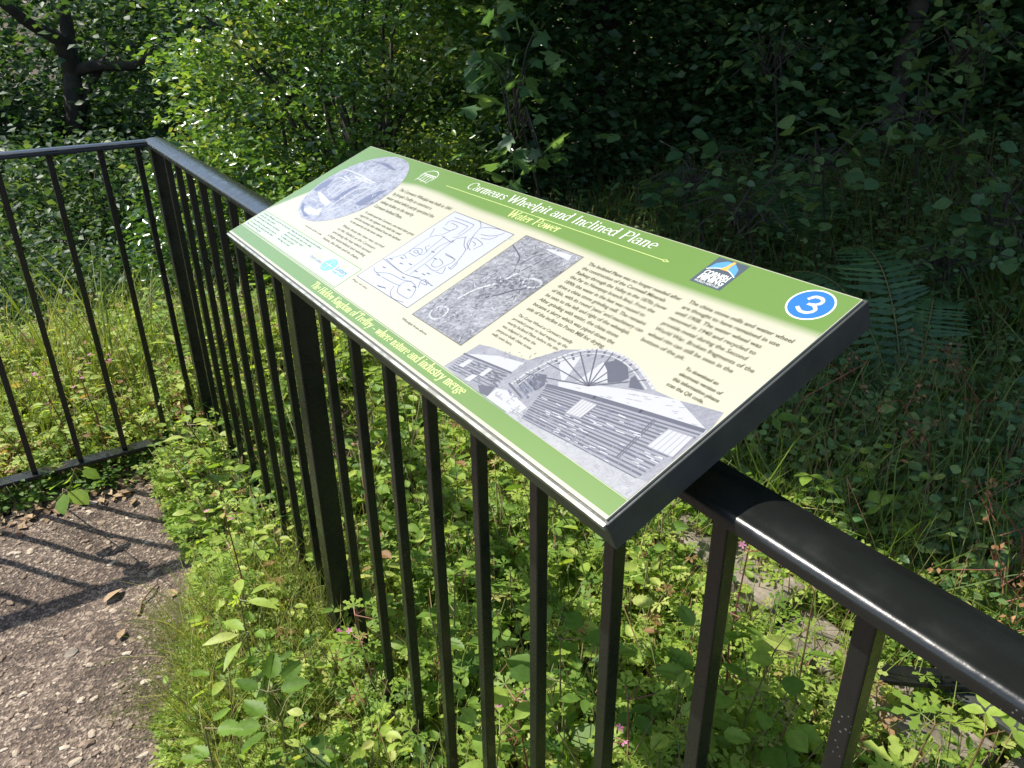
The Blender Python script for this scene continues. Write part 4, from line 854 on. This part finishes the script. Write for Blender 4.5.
n = 380; a, b = region(n, -3.2, 1.2, -1.05, -.05); k = ~((np.abs(b + .83) < .16) & (a < -.85)); a, b = a[k], b[k]; n = len(a)
plants(L_, mb, a, b, .14 + .24 * rng.random(n), 'serrate', .050, 6, .15 + .65 * rng.random(n), .1, .3)
n = 280; a, b = region(n, -3.2, 1.2, -1.2, -.05); k = ~((np.abs(b + .83) < .16) & (a < -.85)); a, b = a[k], b[k]; n = len(a)
plants(L_, mb, a, b, .10 + .18 * rng.random(n), 'three', .085, 3, np.full(n, .32), .15)
n = 900; a, b = region(n, -3.4, 1.2, -1.3, -.03); P = np.array([tuple(gp(x, y, .0)) for x, y in zip(a, b)])
for r_ in range(7): L_.add('thin', P + rng.normal(size=P.shape) * N3([.012, .012, 0]), rdir(n, 1.6, .6), rdir(n), rng.uniform(.10, .30, n), np.clip(rng.normal(.5, .25, n), 0, 1), 2)
L_.mb(mb); stuff('weed_ground_cover', 'sunlit mixed weeds of herb robert and nettle leaves growing behind the long railing', 'weeds', L_, [M['weed'], M['stem'], M['grass']])
# (2) beyond the left railing
L_ = Leaves(); mb = MB()
n = 3800; a, b = region(n, .03, 1.9, -.35, 2.6); dn = dens(a, b, .3, 41); k = dn > .15; a, b, dn = a[k], b[k], dn[k]
plants(L_, mb, a, b, .06 + .26 * dn * rng.random(len(a)), 'lobed', .036, 6, .42 + .5 * dens(a, b, .25, 42))
n = 1500; a, b = region(n, .03, 1.9, -.35, 2.6)
plants(L_, mb, a, b, .05 + .22 * rng.random(n), 'ovate', .042, 6, .35 + .5 * dens(a, b, .25, 44))
n = 500; a, b = region(n, .1, 1.7, -.3, 2.4); P = np.array([tuple(gp(x, y)) for x, y in zip(a, b)])
for r_ in range(8): L_.add('thin', P + rng.normal(size=P.shape) * N3([.015, .015, 0]), rdir(n, 2.4, .5), rdir(n), rng.uniform(.15, .42, n), np.clip(rng.normal(.65, .2, n), 0, 1), 2)
L_.mb(mb); stuff('weed_ground_cover', 'yellow green sunlit weeds on the bank beyond the left railing', 'weeds', L_, [M['weed'], M['stem'], M['grass']])
# (3) verge on the path side of the long railing
L_ = Leaves(); mb = MB()
def verge_edge(a): return .16 + .20 * smooth(-.62, -1.25, a)
n = 1700; a = rng.uniform(-2.9, -.05, n); b = rng.uniform(.0, 1, n) ** 1.15 * (verge_edge(a) + .05) + .01; dn = dens(a, b, .16, 51)
plants(L_, mb, a, b, (.04 + .20 * dn * rng.random(n)) * np.clip(1.25 - 2.6 * b, .25, 1.3), 'lobed', .030, 6, .35 + .5 * dens(a, b, .15, 52))
n = 230; a = rng.uniform(-2.9, -.05, n); b = rng.uniform(-.02, 1, n) * (verge_edge(a) - .02)
plants(L_, mb, a, b, .06 + .16 * rng.random(n), 'serrate', .036, 7, .15 + .7 * rng.random(n), .1, .35)
n = 130; a = rng.uniform(-2.9, -.05, n); b = rng.uniform(-.02, 1, n) * (verge_edge(a) - .02)
plants(L_, mb, a, b, .08 + .16 * rng.random(n), 'ovate', .040, 5, .3 + .6 * rng.random(n), .1, .35)
n = 2600; a = rng.uniform(-2.6, -.85, n); b = rng.uniform(-.12, .34, n); k = vnoise(a, b, .22, 57) > .25; a, b = a[k], b[k]; n = len(a); P = np.array([tuple(gp(x, y)) for x, y in zip(a, b)])
for r_ in range(5): L_.add('thin', P + rng.normal(size=P.shape) * N3([.015, .015, 0]), rdir(n, 1.1, .6), rdir(n), rng.uniform(.10, .24, n), np.clip(rng.normal(.7, .2, n), 0, 1), 2)
n = 1700; a = rng.uniform(-2.9, -.02, n); b = rng.uniform(0, 1, n) * verge_edge(a)
plants(L_, mb, a, b, .02 + .10 * rng.random(n), 'ovate', .024, 7, .3 + .5 * dens(a, b, .15, 53))
n = 6500; a = rng.uniform(-3.0, -.75, n); b = rng.uniform(-.08, .48, n) ; k = (dens(a, b, .12, 55) > .28 + .5 * smooth(.30, .55, b)); a, b = a[k], b[k]; n = len(a); P = np.array([tuple(gp(x, y)) for x, y in zip(a, b)])
hgt = .5 + .8 * (1 - smooth(.0, .40, b))
for r_ in range(5): L_.add('thin', P + rng.normal(size=P.shape) * N3([.012, .012, 0]), rdir(n, 1.4, .7), rdir(n), rng.uniform(.05, .15, n) * hgt, np.clip(rng.normal(.6, .25, n), 0, 1), 2)
n = 900; a = rng.uniform(-2.2, -.5, n); b = rng.uniform(.2, .95, n); k = vnoise(a, b, .14, 58) + .9 * smooth(-.5, -1.6, a) * (1 - smooth(.45, .95, b)) > 1.02; a, b = a[k], b[k]; n = len(a); P = np.array([tuple(gp(x, y)) for x, y in zip(a, b)])
for r_ in range(7): L_.add('thin', P + rng.normal(size=P.shape) * N3([.008, .008, 0]), rdir(n, 1.0, .8), rdir(n), rng.uniform(.02, .05, n), np.clip(rng.normal(.5, .25, n), 0, 1), 2)
n = 1300; a = -.02 - np.abs(rng.normal(0, .07, n)); b = rng.uniform(.05, 2.4, n); P = np.array([tuple(gp(x, y, .014)) for x, y in zip(a, b)])
L_.add('simple', P, heading(n, .1), rdir(n, 1.5, .6), rng.uniform(.02, .045, n), rng.random(n), 3)
n = 700; a = rng.uniform(-.10, .04, n); b = rng.uniform(.05, 2.4, n)            # dark growth under the bottom rail, its shade put into the leaf tint
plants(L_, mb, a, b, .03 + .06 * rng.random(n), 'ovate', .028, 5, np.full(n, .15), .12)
L_.mb(mb); stuff('verge_weeds', 'low weeds and fine grass creeping over the edge of the path under the long railing', 'weeds', L_, [M['weed'], M['stem'], M['grass'], M['dry']])
# (4) undergrowth in the shade
L_ = Leaves(); mb = MB()
n = 3800; d0 = rng.uniform(1.7, 6.2, n); an = rng.uniform(.02, .85, n); x_, y_ = np.sin(an) * d0, np.cos(an) * d0; a, b = loc_ab(x_, y_); k = b < -1.15; a, b = a[k], b[k]; dn = dens(a, b, .4, 61)
plants(L_, mb, a, b, .10 + .42 * dn * rng.random(len(a)), 'ovate', .055, 7, .3 + .5 * dens(a, b, .3, 62))
n = 2600; d0 = rng.uniform(1.7, 5.5, n); an = rng.uniform(.0, .85, n); x_, y_ = np.sin(an) * d0, np.cos(an) * d0; a, b = loc_ab(x_, y_); k = b < -1.15; a, b = a[k], b[k]
plants(L_, mb, a, b, .06 + .30 * rng.random(len(a)), 'round', .032, 8, .4 + .5 * dens(a, b, .3, 63))
n = 1700; d0 = rng.uniform(1.6, 5.0, n); an = rng.uniform(.1, .85, n); x_, y_ = np.sin(an) * d0, np.cos(an) * d0; a, b = loc_ab(x_, y_); k = b < -1.1; a, b = a[k], b[k]; n = len(a); P = np.array([tuple(gp(x, y)) for x, y in zip(a, b)])
for r_ in range(5): L_.add('thin', P + rng.normal(size=P.shape) * N3([.02, .02, 0]), rdir(n, 1.4, .6), rdir(n), rng.uniform(.15, .45, n), np.clip(rng.normal(.3, .2, n), 0, 1), 2)
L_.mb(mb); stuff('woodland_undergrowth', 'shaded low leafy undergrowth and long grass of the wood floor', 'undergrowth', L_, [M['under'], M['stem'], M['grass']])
L_ = Leaves(); n = 9000; x_ = rng.uniform(-3, 5, n); y_ = rng.uniform(1, 6, n); a, b = loc_ab(x_, y_); k = (b < -.02) | (a > .03); x_, y_ = x_[k], y_[k]; n = len(x_)
L_.add('simple', np.stack([x_, y_, gz(x_, y_) + .008], 1), heading(n, 0), rdir(n, 2.5, .5), rng.uniform(.02, .06, n), rng.random(n))
stuff('leaf_litter', 'brown dead leaves and litter lying on the soil between the weeds', 'litter', L_, [M['dry']])

# ------------------------------------------------------------------ single plants and small things
def gpx(x, y, dz=0.0):
    p_ = on_ground(x, y); return Vector((p_.x, p_.y, float(gz(p_.x, p_.y)) + dz))
def weed(name, label, cat_, top, tp, size, n, tint=.5, tsd=.12, spread=.05, m='weed', levels=3, lift=.05, up=1.6, group=None, stemr=.0025, flowers=None, base=None, smat='stem'):
    """one upright plant whose tip is at 'top': stem, leaves in tiers, flowers"""
    base = base or Vector((top.x + rng.uniform(-.03, .03), top.y + .03, 0)); base.z = float(gz(base.x, base.y))
    root = empty(name, base); tag(root, label, cat_, group); b0, t0 = N3(base), N3(top)
    mb = MB(); mb.tube([tuple(b0), tuple(b0 * .5 + t0 * .5 + rng.normal(size=3) * .012), tuple(t0)], [stemr, stemr * .8, stemr * .5], 6)
    L_ = Leaves()
    for i in range(n):
        lv = (i % levels) / max(levels - 1, 1); t = 1 - .55 * lv; c = b0 * (1 - t) + t0 * t; an = i * 2.4 + rng.uniform(-.3, .3)
        yd = N3([math.cos(an), math.sin(an), lift + rng.uniform(-.15, .15)]); s_ = size * (.8 + .35 * lv) * rng.uniform(.8, 1.15); P = c + yd * spread * rng.uniform(.6, 1.2)
        mb.tube([tuple(c), tuple(P)], [stemr * .5, stemr * .35], 4)
        L_.add(tp, P[None], yd[None], (rdir(1, up, .4)), s_, np.clip(rng.normal(tint, tsd), 0, 1))
    mb.build('stem', M[smat], root); L_.build('foliage', [M[m]], root)
    if flowers:
        for k in range(flowers):
            F = Leaves(); c = t0 + rng.normal(size=3) * N3([.03, .03, .015]) + N3([0, 0, .015]); F.add('petals', c[None], heading(1), rdir(1, .8, .7), .0068, rng.random()); F.build('flower', [M['pink']], root)
    return root
GW = 'larger weeds growing round the railing'
weed('broad_leaved_weed', 'bright green weed with broad oval leaves between the two nearest balusters on the right', 'plant', at(815, 590, 1.36), 'round', .046, 8, .45, spread=.045, group=GW)
weed('broad_leaved_weed', 'low weed with large flat leaves under the broad oval leaved one right of the panel', 'plant', at(775, 650, 1.45), 'round', .050, 8, .4, spread=.05, group=GW)
weed('bramble_seedling', 'pale bramble seedling with three-part leaves in the bottom right corner', 'plant', at(985, 735, 1.30), 'three', .075, 5, .6, spread=.03, group=GW)
weed('bramble_seedling', 'lobed bright leaf bramble standing below the handrail near the right edge', 'plant', at(935, 725, 1.40), 'lobed', .058, 7, .62, spread=.03, group=GW)
weed('nettle', 'nettle with toothed leaves beside the pale stone behind the right balusters', 'nettle', at(705, 640, 1.50), 'serrate', .062, 9, .35, spread=.03, group=GW)
weed('nettle', 'dark toothed nettle leaves on the verge left of the nearest balusters, bottom', 'nettle', at(268, 692, 1.50), 'serrate', .062, 10, .12, spread=.03, group=GW)
weed('nettle', 'small nettle with drooping leaves at the bottom beside the grassy path edge', 'nettle', at(205, 728, 1.48), 'serrate', .050, 6, .4, spread=.02, group=GW)
weed('broad_leaved_weed', 'weed with one long pointed bright leaf left of the square mid post', 'plant', at(240, 600, 1.66), 'narrow', .075, 8, .6, spread=.02, group=GW)
weed('broad_leaved_weed', 'broad pointed leaf weed right behind the balusters below the panel middle', 'plant', at(455, 575, 1.55), 'ovate', .075, 6, .45, spread=.02, group=GW)
weed('broad_leaved_weed', 'dark broad leaved weed behind the balusters under the near corner of the panel', 'plant', at(560, 640, 1.42), 'round', .060, 8, .25, spread=.04, group=GW)
weed('broad_leaved_weed', 'two long yellow green leaves between the nearest balusters at the bottom edge', 'plant', at(500, 735, 1.32), 'ovate', .062, 7, .62, spread=.03, group=GW)
weed('broad_leaved_weed', 'drooping broad leaf seedling below the bottom rail of the left railing', 'plant', at(75, 468, 2.18), 'round', .055, 6, .4, spread=.02, group=GW, base=W(-.06, .50), lift=-.5)
weed('broad_leaved_weed', 'leafy seedling with a bright yellow green leaf at the corner of the railings', 'plant', at(188, 425, 2.24), 'ovate', .060, 7, .7, spread=.02, group=GW, base=W(-.06, .06))
weed('broad_leaved_weed', 'tall pale leaf sprig standing against the dark beyond the left railing', 'plant', at(168, 306, 2.75), 'ovate', .07, 6, .75, spread=.03, group=GW)
for k, (x_, y_, d_) in enumerate(((748, 552, 1.40), (355, 615, 1.62), (515, 700, 1.38), (628, 700, 1.33), (225, 515, 1.86))):
    lab_ = ['herb robert with small pink flower right of the panel bracket', 'herb robert with pink flowers at the foot of the square mid post', 'herb robert with pink flower between the balusters under the panel', 'herb robert with tiny pink flower near the bottom edge by the nearest balusters', 'herb robert with pink bud beside the bottom rail near the corner'][k]
    weed('herb_robert', lab_, 'wildflower', at(x_, y_, d_), 'lobed', .032, 9, .55, spread=.035, flowers=2, group='pink flowered herb robert plants', smat='redstem')
for k, (x_, y_, d_, lab_) in enumerate(((78, 372, 2.75, 'pink campion in flower beyond the left railing between its second and third balusters'), (38, 378, 2.8, 'reddish campion stems beyond the left railing near the picture edge'), (105, 362, 2.85, 'thin pink flower stem beyond the third baluster of the left railing'))):
    weed('pink_campion', lab_, 'wildflower', at(x_, y_, d_), 'narrow', .04, 8, .6, spread=.02, flowers=6, group='pink campion beyond the left railing', smat='redstem')
def tuft(name, label, cat_, base, n, h, m='grass', tint=.6, up=2.6, tp='thin', group=None):
    root = empty(name, base); tag(root, label, cat_, group); L_ = Leaves(); L_.add(tp, N3(base) + rng.normal(size=(n, 3)) * N3([.03, .03, 0]), rdir(n, up, .5), rdir(n), rng.uniform(.6, 1.1, n) * h, np.clip(rng.normal(tint, .15, n), 0, 1)); L_.build('blades', [M[m]], root); return root
GT = 'tufts of taller grass'
tuft('grass_tuft', 'tall thin grass stems beyond the left railing between its middle balusters', 'grass', gpx(125, 415), 26, .62, tp='thin', group=GT, up=4)
tuft('grass_tuft', 'sparse upright grass stems beyond the left railing near its second baluster', 'grass', gpx(62, 410), 18, .60, group=GT, up=4)
tuft('grass_tuft', 'yellowish grass tuft on the verge at the bottom in front of the long railing', 'grass', gpx(345, 735), 90, .17, group=GT, tint=.7, up=1.4)
tuft('grass_tuft', 'bright tuft of arching grass in the shade at the right edge', 'grass', gpx(1000, 350), 60, .36, group=GT, tint=.35, up=1.2, tp='fat')
tuft('grass_tuft', 'long grass blades lit in the undergrowth right of the panel corner', 'grass', gpx(930, 500), 60, .32, group=GT, tint=.35, up=1.2)

# fern
def fern(label, base, fronds, group=None):
    root = empty('fern', base); tag(root, label, 'fern', group)
    for (an, ln_, rise, droop) in fronds:
        L_ = Leaves(); mb = MB(); hd_ = N3([math.cos(an), math.sin(an), 0]); pts = []
        for i in range(41):
            t = i / 40; pts.append(N3(base) + hd_ * ln_ * t * (.75 + .25 * t) + N3([0, 0, rise * math.sin(t * 1.9) - droop * t * t]))
        pts = np.array(pts); mb.tube([tuple(x) for x in pts], [.0035 * (1 - i / 43) for i in range(41)], 5)
        for i in range(4, 41):
            t = i / 40; tan = nrmz((pts[min(i + 1, 40)] - pts[i - 1])[None])[0]; side = nrmz(np.cross(tan, [0, 0, 1])[None])[0]; nn = np.cross(side, tan)
            w_ = ln_ * .30 * math.sin(math.pi * min(1, (t * .93 + .08)) ** .8) + .01
            for sg in (-1, 1):
                yd = side * sg * .93 + tan * .35 - N3([0, 0, .22]) + rng.normal(size=3) * .05; 
                for o_ in (0,): L_.add('pinna', (pts[i] + (pts[min(i + 1, 40)] - pts[i]) * o_)[None], yd[None], nn[None] * sg * 1.0 + 0, w_, np.clip(rng.normal(.22, .15), 0, 1))
        L_.mb(mb); L_.build('frond', [M['under'], M['stem']], root)
fb = at(915, 395, 3.0); fb.z = float(gz(fb.x, fb.y))
fern('large arching fern in deep shade just right of the number 3 corner of the panel', fb, [(2.35, .62, .62, .15), (1.75, .60, .66, .12), (3.0, .58, .50, .20), (1.1, .45, .55, .18), (3.7, .45, .40, .15)])
fb = at(800, 250, 4.4); fb.z = float(gz(fb.x, fb.y))
fern('smaller fern further back in the shade above the blue roundel', fb, [(2.0, .5, .5, .12), (1.0, .5, .5, .2), (3.2, .5, .45, .2), (4.4, .4, .4, .1)])

# dry brown seed heads
def seedhead(label, x_, y_, d_, dx):
    top = at(x_, y_, d_); base = Vector((top.x + dx, top.y + .05, 0)); base.z = float(gz(base.x, base.y))
    root = empty('seed_head_stalk', base); tag(root, label, 'dry weed', 'brown seeding weeds in the undergrowth'); mb = MB(); L_ = Leaves(); b0, t0 = N3(base), N3(top)
    mb.tube([tuple(b0), tuple(b0 * .6 + t0 * .4 + N3([0, 0, .12])), tuple(t0)], [.003, .0022, .0012], 5)
    for i in range(9):
        t = .55 + .45 * i / 8; c = b0 * (1 - t) + t0 * t + N3([0, 0, .05 * (1 - t)]); e = c + rng.normal(size=3) * .045 + N3([0, 0, .025]); mb.tube([tuple(c), tuple(e)], [.0012, .0006], 4)
        L_.add('simple', e + rng.normal(size=(6, 3)) * .008, rdir(6), rdir(6), .014, rng.random(6))
    mb.build('stem', M['redstem'], root); L_.build('seed_cluster', [M['seed']], root)
seedhead('brown seed heads on an arching stalk just right of the panel below its upper corner', 868, 362, 2.4, -.25)
seedhead('brown seeding stalk right of the first one in the shade', 945, 345, 2.5, .25)
seedhead('dry brown seed heads near the right edge half way down', 985, 490, 1.9, .22)
seedhead('brown branching seed heads at the right edge above the handrail', 995, 570, 1.7, .22)
seedhead('dry seeding stalk low over the undergrowth above the handrail middle', 900, 400, 2.2, .2)

# low stone kerb behind the railing
kerb = empty('stone_kerb', gp(-1.75, -.87)); tag(kerb, 'low pale stone kerb half hidden by weeds behind the nearest balusters', 'kerb')
Mst = mat('weathered_pale_stone', (.26, .22, .17), .9, var=.6, scale=12, bump=.6, bscale=60)
for k, (a0, a1) in enumerate(((-2.62, -2.16), (-2.14, -1.70), (-1.68, -1.30), (-1.28, -.92))):
    mb = MB(); am = (a0 + a1) / 2; p_ = gp(am, -.87 + .015 * (k % 2)); tl = Vector((0, 0, .02 * (k % 2)))
    mb.box(p_ + Vector((0, 0, .03)), D1 * ((a1 - a0) / 2) + tl * .5, D2 * .065, UZ * .06); mb.build('kerb_block', Mst, kerb, bevel=.012)
fr = empty('ironwork', on_ground(960, 690, .1)); tag(fr, 'black flat steel bars lying low behind the railing at the right edge', 'ironwork')
def flatbar(p0, p1, w_, m):
    d = (p1 - p0).normalized(); sd_ = d.cross(UZ).normalized(); mb = MB(); mb.sweep([(-w_, -.006), (w_, -.006), (w_, .006), (-w_, .006)], p0, p1, sd_, UZ); return mb.build('bar', m, fr, bevel=.0015)
flatbar(on_ground(868, 673, .17), on_ground(1010, 684, .17), .022, M['paint']); flatbar(on_ground(950, 684, .15), on_ground(1085, 772, .15), .022, M['tray'])

# litter on the path
def deadleaf(label, x_, y_, s_, tp='ovate', m='dry', tint=.6, an=None):
    p_ = gpx(x_, y_, .016); L_ = Leaves(); a_ = rng.uniform(0, 6.28) if an is None else an; L_.add(tp, [[0, 0, 0]] + N3(p_), [[math.cos(a_), math.sin(a_), .1]], rdir(1, 2.5, .6), s_, tint)
    o = L_.build('dead_leaf', [M[m]], None, tuple(p_)); tag(o, label, 'leaf', 'dead leaves on the path'); return o
deadleaf('curled pale brown dead leaf on the gravel near the rail shadow', 105, 606, .060, 'ovate', tint=.8, an=1.2)
deadleaf('small buff dead leaf on the gravel below the curled one', 121, 646, .035, 'ovate', tint=.6)
deadleaf('flat orange brown dead leaf at the bottom of the grassy path edge', 206, 690, .045, 'palm', tint=.4)
deadleaf('pale dead leaf lying on the gravel beside the twig', 176, 592, .034, 'round', tint=1.0)
deadleaf('yellow fallen leaf caught in the weeds between two balusters', 456, 640, .07, 'ovate', 'weed', .93).location.z += .12
tw = gpx(150, 600, .012); mb = MB(); mb.tube([gpx(140, 620, .012), gpx(143, 606, .016), gpx(152, 596, .022), gpx(158, 586, .014)], [.0035, .003, .003, .002], 6); mb.tube([gpx(143, 606, .016), gpx(150, 603, .02)], [.0025, .001], 5)
o = mb.build('twig', M['twig'], None, True, tw); tag(o, 'short brown twig lying on the gravel path', 'twig')
for k, (x_, y_, s_) in enumerate(((72, 655, .020), (112, 598, .024), (30, 520, .016))):
    p_ = gpx(x_, y_, .004); bm_ = MB(); bm_.tube([p_ - UZ * s_ * .25, p_ - UZ * .0 + Vector((.002, 0, 0)), p_ + UZ * s_ * .35, p_ + UZ * s_ * .5], [s_ * .7, s_, s_ * .8, s_ * .25], 7)
    o = bm_.build('loose_stone', Mst, None, False, p_); tag(o, ['loose tan stone on the lit gravel below the rail shadow', 'angular pale stone touching the curled dead leaf', 'small stone between the baluster shadows on the path'][k], 'stone')

Zp = lambda P: [q(*p_) for p_ in P]
def inpoly(poly):
    def f(p_):
        x, y = p_; c = False; n = len(poly)
        for i in range(n):
            x1, y1 = poly[i]; x2, y2 = poly[(i + 1) % n]
            if (y1 > y) != (y2 > y) and x < (x2 - x1) * (y - y1) / (y2 - y1) + x1: c = not c
        return c
    return f
wallp = inpoly([q(550, 386), q(596, 399), q(642, 413), q(702, 431), q(673, 456), q(637, 475.5), q(526, 418)])
hatch('board_hatching', PMm['lgrey'], H3 + .00005, Zp, (524, 385, 704, 477), 240, 24, 4, 7, .0008, lambda x, y: float(vnoise(x, y, 14, 75)), wallp)
hatch('board_hatching', PMm['dgrey'], H3 + .00007, Zp, (524, 385, 704, 477), 320, 24, 5, 6, .0008, lambda x, y: .25 + .5 * float(vnoise(x, y, 16, 76)), wallp)
leftp = inpoly([q(464, 356), q(512, 374), q(498, 391), q(451, 369)])
hatch('board_hatching', PMm['mgrey'], H3 + .00005, Zp, (450, 355, 513, 392), 160, 26, 10, 5, .0007, None, leftp)
skyp = inpoly([q(470, 352), q(490, 347), q(520, 352), q(560, 352), q(548, 362), q(530, 371), q(512, 372), q(527, 363)])
hatch('sky_hatching', PMm['grey'], H3 + .00005, Zp, (468, 345, 562, 374), 260, -45, 25, 3.2, .0006, lambda x, y: .6, skyp)
rimp = inpoly([q(505, 392), q(520, 383), q(532, 375), q(552, 366), q(540, 380), q(548, 386), q(524, 402)])
hatch('wheelpit_hatching', PMm['dgrey'], H3 + .00006, Zp, (503, 364, 553, 404), 170, 55, 8, 5, .0010, None, rimp)
roofp = inpoly([q(562, 383.5), q(633, 391), q(680, 401), q(712, 412), q(703, 428), q(642, 409)])
hatch('roof_hatching', PMm['grey'], H3, Zp, (560, 382, 714, 430), 130, 14, 8, 6, .0006, lambda x, y: .7, roofp)
stp = inpoly([q(524, 419.5), q(636, 478), (.9985, .15), (.9985, .080), (.84, .0785), (.85, .104)])
hatch('stonework_hatching', PMm['grey'], H3, Zp, (505, 405, 660, 500), 260, 27, 30, 3.4, .0008, None, stp)
for A0 in ((567, 413, 583.7, 399, 582, 418, 599, 404.7), (647.5, 445.7, 669.4, 428.4, 673, 456.7, 694, 436.6)):
    A = Art(H5)
    for t in (.2, .4, .6, .8): A.line([q(A0[0] + (A0[4] - A0[0]) * t, A0[1] + (A0[5] - A0[1]) * t), q(A0[2] + (A0[6] - A0[2]) * t, A0[3] + (A0[7] - A0[3]) * t)], .0005)
    A.line([q(A0[0], A0[1]), q(A0[2], A0[3]), q(A0[6], A0[7]), q(A0[4], A0[5])], .0009, True); A.build('window_lines', PMm['grey'])
